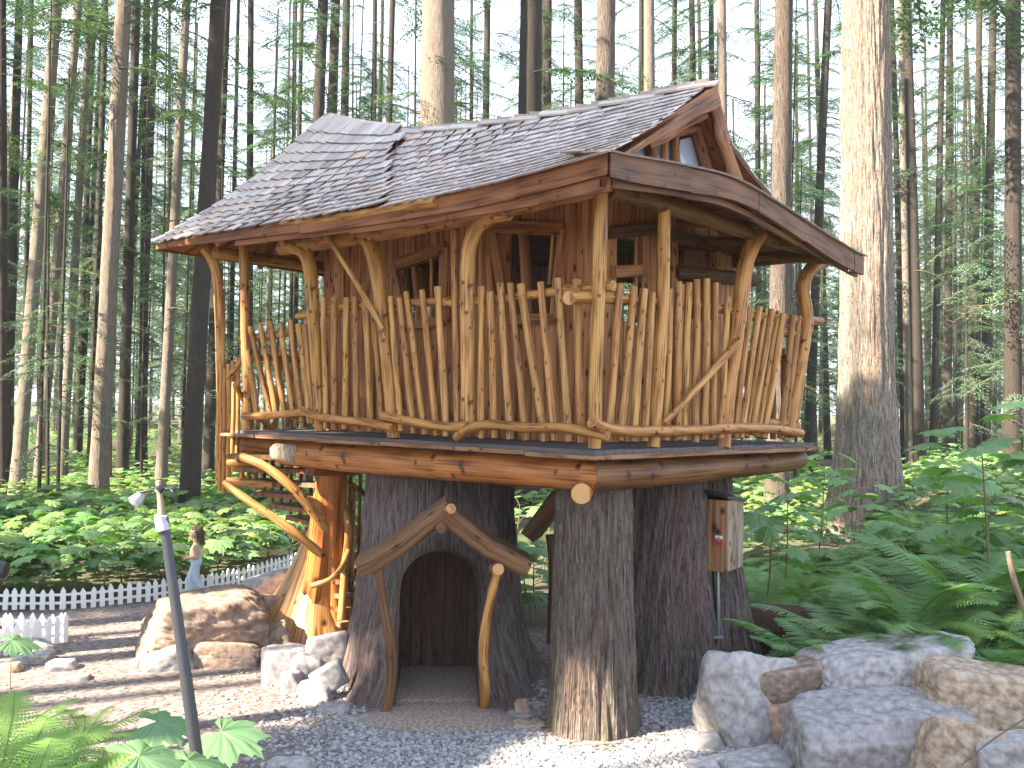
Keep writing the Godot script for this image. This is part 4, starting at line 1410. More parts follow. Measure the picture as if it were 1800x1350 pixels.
	var strip := func(pf: Callable, n: int, hf: Callable, thick: Vector3, nm: String, m: Material) -> void:
		var g := MB.new()
		for i in n:
			var a0 := float(i) / n
			var a1 := (i + 1.0) / n
			var p0: Vector3 = pf.call(a0)
			var p1: Vector3 = pf.call(a1)
			var h0: float = hf.call(a0)
			var h1: float = hf.call(a1)
			var board := int(a0 * 4.3)
			var tone := 0.86 + 0.09 * ((board * 7) % 4)
			g.col = Color(tone, tone, tone)
			if int(a1 * 4.3) != board: p1 = p1.lerp(p0, 0.03)
			p0 += thick * 0.15 * (board % 2); p1 += thick * 0.15 * (board % 2)
			p0.y -= 0.008 * (board % 3); p1.y -= 0.008 * (board % 3)
			for e in [[p0 + thick, p1 + thick, h0, h1], [p0 - thick, p1 - thick, h0, h1]]:
				var k := g.v.size()
				g.add(e[0], Vector2(0, a0 * 7)); g.add(e[1], Vector2(0, a1 * 7)); g.add(e[1] - Vector3(0, e[3], 0), Vector2(e[3], a1 * 7)); g.add(e[0] - Vector3(0, e[2], 0), Vector2(e[2], a0 * 7))
				g.quad(k, k + 1, k + 2, k + 3)
			var k2 := g.v.size()
			g.add(p0 + thick - Vector3(0, h0, 0), Vector2(0, a0)); g.add(p1 + thick - Vector3(0, h1, 0), Vector2(0, a1)); g.add(p1 - thick - Vector3(0, h1, 0), Vector2(0.1, a1)); g.add(p0 - thick - Vector3(0, h0, 0), Vector2(0.1, a0))
			g.quad(k2, k2 + 1, k2 + 2, k2 + 3)
		for i in g.n.size():
			if absf(g.n[i].normalized().y) < 0.5: pass
		put(nm, g, m, th)
	strip.call(func(a: float) -> Vector3: return roof_at(a, 0.0, 0.0) - HV * 0.012, 24, func(a: float) -> float: return lerpf(0.17, 0.07, smoothstep(0.3, 1.0, a)), HV * 0.018, "fascia", M.fascia)
	strip.call(func(a: float) -> Vector3: return roof_at(a * 0.82, 0.0, lerpf(-0.165, -0.09, a)) + HV * 0.03, 16, func(a: float) -> float: return lerpf(0.13, 0.05, a), HV * 0.018, "lower_fascia", M.fascia)
	var sk := func(off: float, drop: float) -> Callable:
		return func(a: float) -> Vector3: return H(-0.425 + off, lerpf(-0.44, 4.13, a), skirt_h(lerpf(-0.42, 4.11, a)) - drop)
	strip.call(sk.call(0.0, 0.0), 20, func(a: float) -> float: return 0.19 + 0.02 * sin(a * 9.0), HU * 0.018, "fascia", M.fascia_shaded)
	strip.call(sk.call(0.07, 0.185), 20, func(a: float) -> float: return lerpf(0.07, 0.03, a), HU * 0.018, "lower_fascia", M.fascia_shaded)
	strip.call(func(a: float) -> Vector3: return H(6.47, lerpf(-0.6, 4.15, a), lerpf(4.80, 4.72, a)), 6, func(_a: float) -> float: return 0.09, HU * 0.018, "fascia", M.fascia)
	# ledger pole, header logs, short soffit poles
	pole(th, "ledger", hl.call([[478, 397], [560, 388], [660, 372], [767, 354]], -0.5), 0.045, 0.05, M.pole1, 8)
	pole(th, "header_log", hl.call([[495, 436], [600, 421], [720, 402], [840, 379], [950, 354], [1062, 329]], 0.06), 0.085, 0.075, M.pole3, 12)
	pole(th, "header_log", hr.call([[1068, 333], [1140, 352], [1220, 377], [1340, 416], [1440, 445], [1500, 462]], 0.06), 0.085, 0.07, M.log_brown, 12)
	pole(th, "header_log", [H(5.8, -0.2, 4.68), H(5.8, 2, 4.66), H(5.8, 4.0, 4.64)], 0.075, 0.075, M.pole3, 10)
	pole(th, "header_log", [H(0, 3.8, 4.62), H(3, 3.8, 4.62), H(6.2, 3.8, 4.62)], 0.075, 0.075, M.log_brown, 10)
	for q in [[480, 400, 505, 436], [503, 396, 575, 424], [570, 388, 640, 416], [643, 377, 690, 404]]:
		pole(th, "soffit_pole", [HL(q[0], q[1], -0.48), HL(q[2], q[3], 0.1)], 0.035, 0.035, M.pole3, 7)
	for i in 9:
		var a := 0.06 + 0.1 * i
		pole(th, "rafter", [roof_at(a, 0.03, -0.12), roof_at(a, 0.5, -0.12), roof_at(a, 0.97, -0.14)], 0.045, 0.045, M.pole3, 7)
	for i in 7:
		var t := 0.0 + 0.62 * i
		pole(th, "rafter", [H(-0.36, t, skirt_h(t) - 0.13), H(0.9, t, skirt_h(t) + 0.04)], 0.045, 0.05, M.log_brown, 7)
	for i in 6:
		var t := 0.1 + 0.7 * i
		pole(th, "rafter", [H(6.38, t, 4.66), H(5.2, lerpf(t, 1.5, 0.25), 5.35)], 0.045, 0.05, M.log_brown, 7)
	# ---------------- gable: bargeboards, wall, panes, mullions
	var gable := Node3D.new()
	gable.name = "gable"
	th.add_child(gable)
	var barge := func(p: Array, wide: float, nm: String, m: Material) -> void:
		var g := MB.new()
		var q := smooth(p, 6)
		for i in q.size():
			var tg: Vector3 = (q[mini(i + 1, q.size() - 1)] - q[maxi(i - 1, 0)]).normalized()
			var up := HU.cross(tg).normalized()
			if up.y < 0: up = -up
			var wv := wide * (1.0 + 0.12 * sin(i * 0.9))
			for e in [[0.0, -0.035], [0.0, 0.035], [-wv, 0.035], [-wv, -0.035], [0.0, -0.035]]:
				g.add(q[i] + up * e[0] + HU * e[1], Vector2(e[0] + e[1], i * 0.14))
		for i in q.size() - 1:
			for j in 4: g.quad(i * 5 + j, i * 5 + j + 1, i * 5 + j + 6, i * 5 + j + 5)
		if g.n[5 * 3].dot(-HU) < 0 and g.n[5 * 3 + 3].dot(-HU) < 0: g.flip(0)
		g.out_face([g.v[0], g.v[1], g.v[2], g.v[3]], [], q[q.size() / 2])
		var z: int = (q.size() - 1) * 5
		g.out_face([g.v[z], g.v[z + 1], g.v[z + 2], g.v[z + 3]], [], q[q.size() / 2])
		put(nm, g, m, gable)
	var gp := func(f: float, ds: float) -> Vector3:
		var e: Vector3 = eave_pts[0]
		var r: Vector3 = ridge_pts[0]
		var q := e.lerp(r, f)
		return H(lerpf(-0.02, 0.02, f) + ds, q.y, q.z - 0.03 * sin(PI * f) - 0.012)
	barge.call([gp.call(1.01, 0.0), gp.call(0.75, 0.0), gp.call(0.45, 0.0), gp.call(0.16, -0.04)], 0.17, "bargeboard", M.fascia)
	var bk := [HR(1252, 152, 0.02), HR(1268, 205, 0.02), HR(1283, 265, 0.02), HR(1303, 322, 0.02)]
	barge.call(bk, 0.16, "bargeboard", M.fascia)
	barge.call([HR(1240, 185, 0.1), HR(1190, 215, 0.1), HR(1135, 244, 0.1)], 0.1, "inner_rake", M.soffit)
	mb = MB.new()
	var wp := [H(0.42, 1.74, 5.9), H(0.42, 2.4, 5.3), H(0.42, 2.7, 5.0), H(0.42, -0.1, 4.9), H(0.42, -0.1, 4.95), H(0.42, 0.6, 5.26)]
	mb.face(wp)
	if mb.n[0].dot(-HU) < 0: mb.flip(0)
	put("gable_wall", mb, M.dark_wood, gable)
	for q in [[[1116, 262], [1168, 243], [1166, 296], [1110, 276]], [[1172, 250], [1182, 246], [1183, 300], [1168, 298]], [[1196, 246], [1216, 240], [1240, 306], [1190, 302]]]:
		var pp := []
		for e in q: pp.append(HR(e[0], e[1], 0.36))
		mb = MB.new()
		mb.face(pp)
		if mb.n[0].dot(-HU) < 0: mb.flip(0)
		put("pane", mb, M.sky_painted_glass, gable)
	for q in [[1143, 250, 1150, 290, 0.05], [1168, 240, 1166, 298, 0.04], [1186, 240, 1190, 305, 0.045], [1222, 225, 1246, 312, 0.06]]:
		pole(gable, "mullion", [HR(q[0], q[1], 0.30), HR(q[2], q[3], 0.30)], q[4], q[4], M.soffit, 8)
	pole(gable, "collar_tie", [HR(1100, 268, 0.28), HR(1160, 240, 0.28), HR(1238, 222, 0.28)], 0.05, 0.05, M.soffit, 8)
var caps := {}
func cap_mesh(i: int) -> Mesh:
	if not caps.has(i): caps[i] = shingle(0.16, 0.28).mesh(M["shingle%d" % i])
	return caps[i]
func append(to: MB, from: MB, tr: Transform3D, tint := Color.WHITE) -> void:
	var k := to.v.size()
	for i in from.v.size():
		to.v.append(tr * from.v[i]); to.n.append(tr.basis * from.n[i]); to.uv.append(from.uv[i] + Vector2(k * 0.137, k * 0.071)); to.c.append(from.c[i] * tint)
	for i in from.ix: to.ix.append(k + i)

func stairs() -> void:
	var foot := G(560, 1128)
	foot += (foot - EYE).slide(Vector3.UP).normalized() * 0.3
	var st := thing("spiral_stair", "log spiral stair winding down round a sunlit flared post", "stair", Vector3(foot.x, 0, foot.z))
	var pt := P(582, 826, 12.15)
	var c := Vector3(pt.x, 0, pt.z)
	var mb := trunk(Vector3(foot.x, -0.05, foot.z), Vector3(c.x + 0.03, 2.34, c.z), 0.24, 0.185, 0.24, 0.55, 4, 60, 60, 0.006, 6)
	put("newel_post", mb, M.log, st)
	# the old root buttress beside it
	put("root_buttress", trunk(Vector3(foot.x - 0.25, -0.05, foot.z + 0.08), Vector3(foot.x + 0.03, 1.35, foot.z + 0.06), 0.44, 0.15, 0.2, 0.45, 3, 48, 30, 0.006, 12), M.pale_log, st)
	for i in 14:
		var y := 2.25 - 0.165 * i
		var phi := deg_to_rad(2.0 + 12.0 * i)
		var d := Vector3(-cos(phi), 0, -sin(phi))
		var w := Vector3(-d.z, 0, d.x)
		mb = MB.new()
		mb.col = Color.WHITE * rng.randf_range(0.8, 1.1)
		var q := c + Vector3(0, y, 0)
		mb.prism([q + d * 0.12 - w * 0.09 - Vector3(0, 0.055, 0), q + d * 0.12 + w * 0.09 - Vector3(0, 0.055, 0), q + d * 1.2 + w * 0.2 - Vector3(0, 0.055, 0), q + d * 1.2 - w * 0.2 - Vector3(0, 0.055, 0)],
			[q + d * 0.12 - w * 0.09, q + d * 0.12 + w * 0.09, q + d * 1.2 + w * 0.2, q + d * 1.2 - w * 0.2])
		put("tread", mb, M.fascia if i % 2 else M.deck_edge, st)
		for e in 2:
			var ph := deg_to_rad(8.0 + 12.0 * (i + e * 0.5))
			var dd := Vector3(-cos(ph), 0, -sin(ph)) * 1.24
			var b := c + dd + Vector3(0, y - 0.16 - 0.08 * e, 0)
			if i < 10: pole(st, "baluster", [b + Vector3(0, 1.05 + rng.randf_range(-0.05, 0.05), 0), b], 0.026, 0.028, M["pole%d" % ((i + e) % 4)], 7)
	var hand := []
	for i in 10:
		var ph := deg_to_rad(2.0 + 12.0 * i)
		hand.append(c + Vector3(-cos(ph), 0, -sin(ph)) * 1.17 + Vector3(0, 2.27 - 0.165 * i + 0.80, 0))
	pole(st, "handrail", hand, 0.035, 0.035, M.pole1, 8)
	# braces from the post out to the treads
	pole(st, "brace", [P(393, 848, 11.9), P(440, 882, 11.85), P(510, 930, 11.8), P(562, 972, 11.95)], 0.045, 0.055, M.pole1, 9)
	pole(st, "brace", [P(424, 803, 12.0), P(470, 822, 11.9), P(525, 868, 11.8), P(572, 930, 11.95)], 0.05, 0.06, M.pole1, 9)
	# screen of tall slats outside the landing
	for q in [[389, 652, 387, 862], [395, 648, 393, 868], [402, 640, 401, 860], [409, 634, 408, 800], [418, 628, 417, 790], [384, 690, 383, 850]]:
		pole(st, "screen_slat", [P(q[0], q[1], 12.75), P(q[2], q[3], 12.75)], 0.03, 0.032, M["pole%d" % (q[0] % 4)], 7)
	pole(st, "screen_rail", [P(400, 665, 12.6), P(425, 632, 12.7), P(446, 596, 12.9)], 0.032, 0.032, M.pole1, 7)
	for q in [[400, 815, 470, 815], [398, 846, 480, 852]]:
		pole(st, "carrier", [P(q[0], q[1], 12.3), P(q[2], q[3], 12.3)], 0.05, 0.05, M.pole1, 8)
	# curved branch handles on the sunlit post
	pole(st, "handle", [P(548, 1030, 11.6), P(580, 1018, 11.55), P(600, 998, 11.6), P(612, 968, 11.9)], 0.03, 0.03, M.pole2, 8)
	pole(st, "side_pole", [P(600, 870, 12.3), P(612, 930, 12.2), P(606, 1000, 12.2), P(600, 1090, 12.1)], 0.04, 0.05, M.pole3, 8)
	pole(st, "side_pole", [P(622, 850, 12.5), P(618, 950, 12.5), P(617, 1075, 12.5)], 0.035, 0.04, M.pole0, 8)

# ---------------------------------------------------------------- forest
func crown(tree: Node3D, base: Vector3, axis: Vector3, y0: float, y1: float, count: int, scale: float, mesh: Mesh, tone: float, called := "crown", down := 0.0) -> void:
	var wh := []
	var tn := []
	for i in count:
		var y := y0 + (y1 - y0) * pow(rng.randf(), 0.8)
		var s := scale * rng.randf_range(0.6, 1.25) * (1.0 - 0.45 * (y - y0) / maxf(1.0, y1 - y0 + 6.0))
		var b := Basis(Vector3.UP, rng.randf() * TAU) * Basis(Vector3.BACK, rng.randf_range(-0.3, 0.2) - down)
		if is_lit_ray(base + axis * y + b.x * s, 1.25 * s): continue
		wh.append(Transform3D(b.scaled(Vector3.ONE * s), base + axis * y - origin_of(tree)))
		var g := tone * rng.randf_range(0.8, 1.2)
		tn.append(Color(g * rng.randf_range(0.9, 1.1), g, g * rng.randf_range(0.85, 1.1)))
	var o := many(called, mesh, wh, tn, tree)
	o.set_meta("kind", "stuff")

func forest_tree(x0: float, xb: float, yb: float, w: float, d: float, m: Material, called: String, label: String, live: int, dead: int, group := "", low := 8.5) -> Node3D:
	var a := P(xb, yb, d)
	var b := P(x0, 0, d)
	var ax := (b - a) / (b.y - a.y)
	var g := a
	for i in 3: g = a + ax * (gh(g.x, g.z) - a.y)
	var r := w * d / F * 0.5
	var hgt := 25.0 + rng.randf_range(-3, 5)
	var tr := thing(called, label, "tree", Vector3(g.x, gh(g.x, g.z), g.z), group)
	var near := w > 24
	put("trunk", trunk(g - ax * 0.2, g + ax * hgt, r * 1.14, r * 0.62, r * 0.35, 0.7, 5, 28 if near else 12, 44 if near else 12, 0.012 if near else 0.0, rng.randi_range(0, 999)), m, tr)
	if live: crown(tr, g, ax, low, 23.0, live, 1.0 + r, M.branches[rng.randi_range(0, 2)], rng.randf_range(0.85, 1.2))
	if dead: crown(tr, g, ax, 2.5, 16.0, dead, 0.8 + r, M.dead_branch, 1.0, "dead_branches")
	return tr

func is_lit_ray(c: Vector3, reach: float) -> bool:
	for q in keep_lit:
		var w: Vector3 = c - q[0]
		var t := w.dot(SUN)
		if t > 0.6 and (w - SUN * t).length() < q[1] + reach: return true
	return false
func forest() -> void:
	for q in [[545, 1050, 12.2, 0.5], [520, 1110, 12.0, 0.35], [585, 1085, 12.0, 0.3], [430, 780, 12.6, 0.35], [385, 560, 12.9, 0.25], [480, 680, 13.2, 0.4]]:
		keep_lit.append([P(q[0], q[1], q[2]), q[3]])
	for q in [[300, 1225, 0.3], [400, 1240, 0.35], [450, 1225, 0.3], [330, 1240, 0.3], [190, 1115, 0.3], [140, 1165, 0.45], [230, 1120, 0.3], [200, 1165, 0.4], [60, 1240, 0.35], [150, 1260, 0.35], [60, 1160, 0.4], [1150, 1322, 0.2]]:
		keep_lit.append([G(q[0], q[1]), q[2]])
	for q in [[43, 700, 30, 0.7], [34, 800, 30, 0.7], [50, 600, 30, 0.6], [76, 700, 34, 0.5], [70, 820, 34, 0.5], [116, 650, 36, 0.5], [110, 800, 36, 0.5], [187, 470, 26, 0.6], [196, 330, 26, 0.5], [176, 830, 26, 0.4], [214, 800, 33, 0.5], [286, 560, 30, 0.4], [228, 880, 30, 0.5],
			[1515, 40, 21, 0.3], [1515, 120, 21, 0.5], [1515, 190, 21, 0.5], [1512, 260, 21, 0.5], [1512, 330, 21, 0.5], [1508, 400, 21, 0.4], [1520, 565, 21, 0.25], [1518, 622, 21, 0.25], [765, 20, 27, 0.6], [765, 90, 27, 0.5], [1140, 60, 34, 0.4], [1270, 200, 34, 0.4], [1600, 500, 33, 0.5]]:
		keep_lit.append([P(q[0], q[1], q[2]), q[3]])
	var bf: Material = M.bark_far
	var bg: Material = M.bark_grey
	var T := []
	# x at the top edge, x and y at the foot, width, distance, bark, words, live branches, dead branches
	T.append([3, 5, 905, 17, 30, bf, "dark trunk cut by the photo's left edge", 26, 8])
	T.append([34, 9, 900, 15, 36, bf, "slim trunk just inside the photo's left edge", 26, 8])
	T.append([100, 26, 905, 22, 30, bg, "leaning trunk lit white low down, first lit one from the left", 24, 8])
	T.append([56, 38, 880, 9, 44, bf, "thin dark trunk crossing behind the first lit leaning trunk", 18, 6])
	T.append([138, 64, 895, 17, 34, bg, "leaning pale trunk, second of the three lit white low down", 24, 8])
	T.append([160, 105, 895, 14, 36, bg, "slim pale trunk, third of the three lit white low down", 22, 8])
	T.append([166, 132, 870, 11, 46, bf, "thin dark trunk left of the stout mossy trunk pair", 16, 6])
	T.append([186, 158, 880, 13, 42, bf, "thin brown trunk touching the stout grey trunk's left side", 18, 6])
	T.append([218, 170, 907, 29, 26, bg, "stout grey trunk with a broad foot behind the picket fence", 18, 10])
	T.append([240, 212, 898, 18, 33, bf, "brown trunk with a sunlit base beside the stout grey trunk", 20, 8])
	T.append([258, 250, 860, 15, 38, bf, "straight trunk, the nearer of the close pair left of the pole", 18, 6])
	T.append([274, 243, 860, 12, 43, bf, "thin leaning trunk behind the close pair left of the pole", 16, 6])
	T.append([298, 296, 700, 7, 52, bf, "very thin pole-like trunk above the pole's lamps", 14, 5])
	T.append([328, 280, 902, 18, 30, bg, "leaning grey trunk rising behind the lamp pole", 18, 8])
	T.append([384, 328, 945, 30, 23, bf, "stout dark trunk standing behind the walking child", 14, 12])
	T.append([399, 364, 860, 17, 34, bf, "pale trunk half hidden behind the stout dark trunk", 18, 6])
	T.append([419, 404, 700, 9, 48, bf, "thin trunk above the roof's left tip", 16, 6])
	T.append([441, 437, 700, 13, 40, bf, "slim straight trunk passing behind the balcony's left end", 18, 6])
	T.append([488, 474, 600, 6, 56, bf, "hair-thin trunk over the left roof slope", 12, 4])
	T.append([510, 499, 600, 5, 60, bf, "spindly trunk between the thin ones over the left slope", 12, 4])
	T.append([531, 518, 600, 10, 46, bf, "pale slim trunk left of the ridge's end", 16, 6])
	T.append([568, 540, 700, 23, 31, bf, "dark trunk rising right behind the ridge's left end", 16, 10])
	T.append([590, 572, 600, 20, 35, bf, "light grey trunk touching the dark one over the ridge", 16, 8])
	T.append([609, 601, 500, 16, 39, bf, "dark trunk right of the light one over the ridge cap", 16, 8])
	T.append([659, 655, 500, 11, 45, bf, "slim trunk over the low saddle of the ridge", 16, 6])
	T.append([690, 676, 500, 13, 42, bf, "twin-looking thin trunk left of the great pale trunk", 16, 6])
	T.append([771, 765, 600, 66, 27, bg, "great pale sunlit trunk above the middle of the ridge", 4, 10])
	T.append([829, 826, 500, 7, 50, bf, "thin trunk in the foliage right of the great pale trunk", 14, 4])
	T.append([857, 850, 500, 15, 42, bf, "dark slim trunk between the two stout ones over the ridge", 16, 6])
	T.append([934, 925, 600, 44, 28, bf, "stout dark trunk with bare crooked limbs above the ridge", 6, 16])
	T.append([963, 958, 500, 20, 36, bf, "pale trunk peeping out behind the stout limbed trunk", 14, 6])
	T.append([1016, 1022, 500, 18, 37, bf, "dark trunk tilted slightly right, over the gable roof", 16, 8])
	T.append([1066, 1056, 600, 40, 28, M.bark, "stout grey trunk with mossy band above the gable roof", 6, 8])
	T.append([1127, 1126, 500, 12, 44, bf, "dark thin trunk of the pair left of the gable peak", 14, 6])
	T.append([1141, 1143, 500, 22, 34, bg, "half sunlit trunk of the pair left of the gable peak", 14, 6])
	T.append([1186, 1182, 500, 12, 45, bf, "slim mossy trunk left of the gable peak", 14, 5])
	T.append([1250, 1254, 500, 12, 46, bf, "dark thin trunk directly over the gable peak", 14, 5])
	T.append([1268, 1273, 600, 20, 34, bg, "pale trunk right of the gable peak", 14, 6])
	T.append([1330, 1335, 700, 11, 42, bf, "thin dark trunk between the gable and the mottled trunk", 16, 8])
	T.append([1378, 1366, 850, 37, 24, M.bark, "mottled grey trunk passing behind the skirt roof", 8, 14])
	T.append([1401, 1398, 700, 6, 54, bf, "hair-thin trunk right of the mottled trunk", 12, 4])
	T.append([1456, 1422, 765, 16, 36, bf, "slim trunk behind the balcony's curved right-end post", 16, 8])
	T.append([1568, 1588, 780, 10, 44, bf, "thin dark trunk close to the giant cedar's right side", 16, 6])
	T.append([1582, 1598, 785, 12, 42, bg, "light trunk of the crossing pair right of the giant cedar", 14, 6])
	T.append([1594, 1616, 785, 18, 33, bf, "dark leaning trunk of the crossing pair by the giant cedar", 14, 8])
	T.append([1658, 1641, 785, 11, 40, bf, "thin trunk leaning left in the open gap", 14, 6])
	T.append([1670, 1665, 770, 13, 42, bf, "slim trunk standing in the middle of the bright gap", 14, 6])
	T.append([1699, 1684, 750, 6, 52, bf, "sapling-thin trunk in the bright gap", 12, 4])
	T.append([1722, 1710, 790, 12, 40, bf, "dark thin trunk leaning left beside the mossy one", 14, 6])
	T.append([1746, 1731, 780, 16, 36, bf, "mossy trunk next to the dark one at the photo's right", 14, 8])
	T.append([1781, 1780, 800, 29, 25, bf, "stout dark trunk near the photo's right edge", 10, 12])
	for q in T:
		forest_tree(q[0], q[1], q[2], q[3], q[4], q[5], "conifer_tree", q[6], q[7], q[8])
	# the giant cedar at the right, with real bark ridges and a wide flared foot
	var a := P(1524, 900, 21.0)
	var b := P(1522, 0, 21.0)
	var ax := (b - a) / (b.y - a.y)
	var gy := gh(a.x, a.z)
	var g0 := a + ax * (gy - 0.3 - a.y)
	var giant := thing("giant_cedar", "giant sunlit cedar with a wide flared foot among the ferns", "tree", Vector3(g0.x, gy, g0.z))
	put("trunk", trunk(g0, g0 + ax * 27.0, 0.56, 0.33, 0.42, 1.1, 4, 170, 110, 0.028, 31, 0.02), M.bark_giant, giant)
	crown(giant, g0, ax, 11.0, 25.0, 60, 1.5, M.branches[0], 1.0)
	# thin far trunks that nothing tells apart
	var n := 0
	while n < 62:
		var d := rng.randf_range(42.0, 78.0)
		var px := rng.randf_range(-150, 1950)
		if px > 1640 and px < 1700 and rng.randf() < 0.7: continue
		var w := rng.randf_range(0.12, 0.34) * F / d
		var lean := (900 - px) * 0.035 + rng.randf_range(-14, 14)
		forest_tree(px + lean + 10, px, 800, w, d, bf if rng.randf() < 0.9 else bg, "far_tree", "thin conifer trunk in the far bright depth of the forest", 58, 5, "thin trunks in the far depth of the forest", 4.5)
		n += 1
	# the forest goes on to the left of the view and shades what stands in it
	for i in 22:
		var z := rng.randf_range(-36.0, -9.0)
		var x := -0.56 * absf(z) - 2.5 - 26.0 * rng.randf()
		var at := Vector3(x, gh(x, z), z)
		var tr := thing("side_tree", "tall conifer standing in the forest beyond the left edge of the view", "tree", at, "conifers beyond the left edge of the view")
		put("trunk", trunk(at - Vector3(0, 0.2, 0), at + Vector3(rng.randf_range(-0.6, 0.6), 25, 0), 0.26, 0.1, 0.1, 0.6, 4, 9, 8, 0.0, i), bf, tr)
		crown(tr, at, Vector3.UP, 9.0, 24.0, 70, 1.25, M.branches[i % 3], 1.0)
	# saplings and low hemlocks between the trunks
	for i in 112:
		var d := rng.randf_range(24.0, 60.0)
		var px := rng.randf_range(-60, 1860)
		var at := P(px, 700, d)
		at.y = gh(at.x, at.z)
		var sp := thing("young_hemlock", "slender young hemlock with drooping sprays between the tall trunks", "tree", at, "young hemlocks between the trunks")
		var hgt := rng.randf_range(7.0, 18.0)
		put("trunk", trunk(at - Vector3(0, 0.1, 0), at + Vector3(rng.randf_range(-0.3, 0.3), hgt, 0), 0.055, 0.015, 0.0, 0.5, 3, 7, 7, 0.0, i), bf, sp)
		crown(sp, at, Vector3.UP, 1.2, hgt, int(hgt * 3.6), 0.75, M.thin_branch, rng.randf_range(0.9, 1.35))
	# the sunlit far edge of the forest and the slope beyond
	for i in 84:
		var d := rng.randf_range(80.0, 135.0)
		var px := -250 + 2300 * (i + rng.randf()) / 84.0
		var at := P(px, 700, d)
		at.y = gh(at.x, at.z)
		var sp := thing("edge_tree", "full green conifer on the sunlit far edge of the forest", "tree", at, "conifers along the far forest edge")
		var hgt := rng.randf_range(13.0, 30.0)
		put("trunk", trunk(at, at + Vector3(0, hgt, 0), 0.25, 0.05, 0.0, 0.5, 3, 6, 5, 0.0, i), bf, sp)
		crown(sp, at, Vector3.UP, 3.5, hgt, 95, 2.4, M.thin_branch, rng.randf_range(1.2, 1.7))
	shade_trees()

var keep_lit := []
func shade_trees() -> void:
	# unseen conifers, crowns shaped along sun rays to shade the house, leaving sun patches
	var where := []
	var tries := 0
	while where.size() < 3300 and tries < 26000:
		tries += 1
		var p: Vector3
		var k := rng.randf()
		if k < 0.50: p = H(rng.randf_range(-0.8, 6.6), rng.randf_range(-0.7, 2.6), rng.randf_range(2.2, 6.6))
		elif k < 0.70: p = Vector3(rng.randf_range(-2.6, 3.0), rng.randf_range(0, 1.5), rng.randf_range(-12.5, -7.0))
		elif k < 0.89: p = Vector3(rng.randf_range(1.4, 5.2), rng.randf_range(0, 1.0), rng.randf_range(-9.6, -7.4))
		else: p = Vector3(rng.randf_range(-8.0, -2.0), rng.randf_range(0, 0.8), rng.randf_range(-15.5, -8.0))
		var t := rng.randf_range(16.0, 31.0)
		if rng.randf() < 0.14: p = Vector3(rng.randf_range(-1.4, 3.4), 0.2, rng.randf_range(-10.0, -7.2))
		if rng.randf() < 0.08:
			p = P(rng.randf_range(1440, 1610), rng.randf_range(470, 900), rng.randf_range(19.0, 22.0))
			t = rng.randf_range(22.0, 33.0)
		var c := p + SUN * t
		if c.y > 27.0 or c.y < 6.0 or c.x > -0.54 * absf(c.z) - 1.8: continue
		if not is_lit_ray(c, 0.85): where.append(c)
	var trunks := []
	var sets := []
	for c in where:
		var best := -1
		var bd := 2.9
		for i in trunks.size():
			var d: float = Vector2(c.x - trunks[i].x, c.z - trunks[i].z).length()
			if d < bd:
				bd = d; best = i
		if best < 0:
			trunks.append(Vector3(c.x, 0, c.z)); sets.append([]); best = trunks.size() - 1
		sets[best].append(c)
	for i in trunks.size():
		if sets[i].size() < 4: continue
		var at: Vector3 = trunks[i]
		at.y = gh(at.x, at.z) - 0.2
		var tr := thing("unseen_shade_conifer", "unseen tall conifer with its crown shaped to shade the tree house", "tree", at, "unseen conifers shaped to shade the tree house")
		var far_lit := true
		for q in keep_lit:
			var w: Vector3 = at - q[0]
			var f := Vector2(SUN.x, SUN.z).normalized()
			var side: float = absf(Vector2(w.x, w.z).cross(f))
			if side < 0.5 and Vector2(w.x, w.z).dot(f) < 14.0: far_lit = false
		put("trunk", trunk(at, at + Vector3(0, 28, 0), 0.2 if far_lit else 0.12, 0.05, 0.1, 0.6, 4, 9, 8, 0.0, i), M.bark_far, tr)
		var wh := []
		for c in sets[i]:
			var out: Vector3 = c - at
			out.y = 0
			var yaw := atan2(-out.z, out.x) if out.length() > 0.2 else rng.randf() * TAU
			var b := Basis(Vector3.UP, yaw + rng.randf_range(-0.6, 0.6)) * Basis(Vector3.BACK, rng.randf_range(-0.25, 0.15))
			var s := rng.randf_range(0.42, 0.62)
			wh.append(Transform3D(b.scaled(Vector3.ONE * s), c - b.x * 1.0 * s - at))
		var o := many("crown", M.branches[i % 3], wh, [], tr)
		o.set_meta("kind", "stuff")

# ---------------------------------------------------------------- boulders
func boulder(l: float, r: float, t: float, b: float, d: float, m: String, sd: int, label: String, yaw := 0.0, roll := 0.0, deep := 0.8, planes := 7, rough := 0.11) -> void:
	var c := P((l + r) / 2, (t + b) / 2, d)
	var sz := Vector3((r - l) / F * d * 0.5, (b - t) / F * d * 0.5 * 1.02, (r - l) / F * d * 0.5 * deep)
	var n := 34 if (r - l) > 90 else (14 if (r - l) > 40 else 9)
	var mb := rock_mesh(sd, n, sz * 1.1, rough, planes, M[m])
	var bs := Basis(Vector3.UP, yaw) * Basis(Vector3.BACK, roll)
	for i in mb.v.size():
		mb.v[i] = bs * mb.v[i]; mb.n[i] = bs * mb.n[i]
	var o := MeshInstance3D.new()
	o.mesh = mb.mesh(M[m])
	o.position = c
	o.name = numbered("boulder")
	add_child(o, true)
	tag(o, label, "rock", "stones round the tree house")

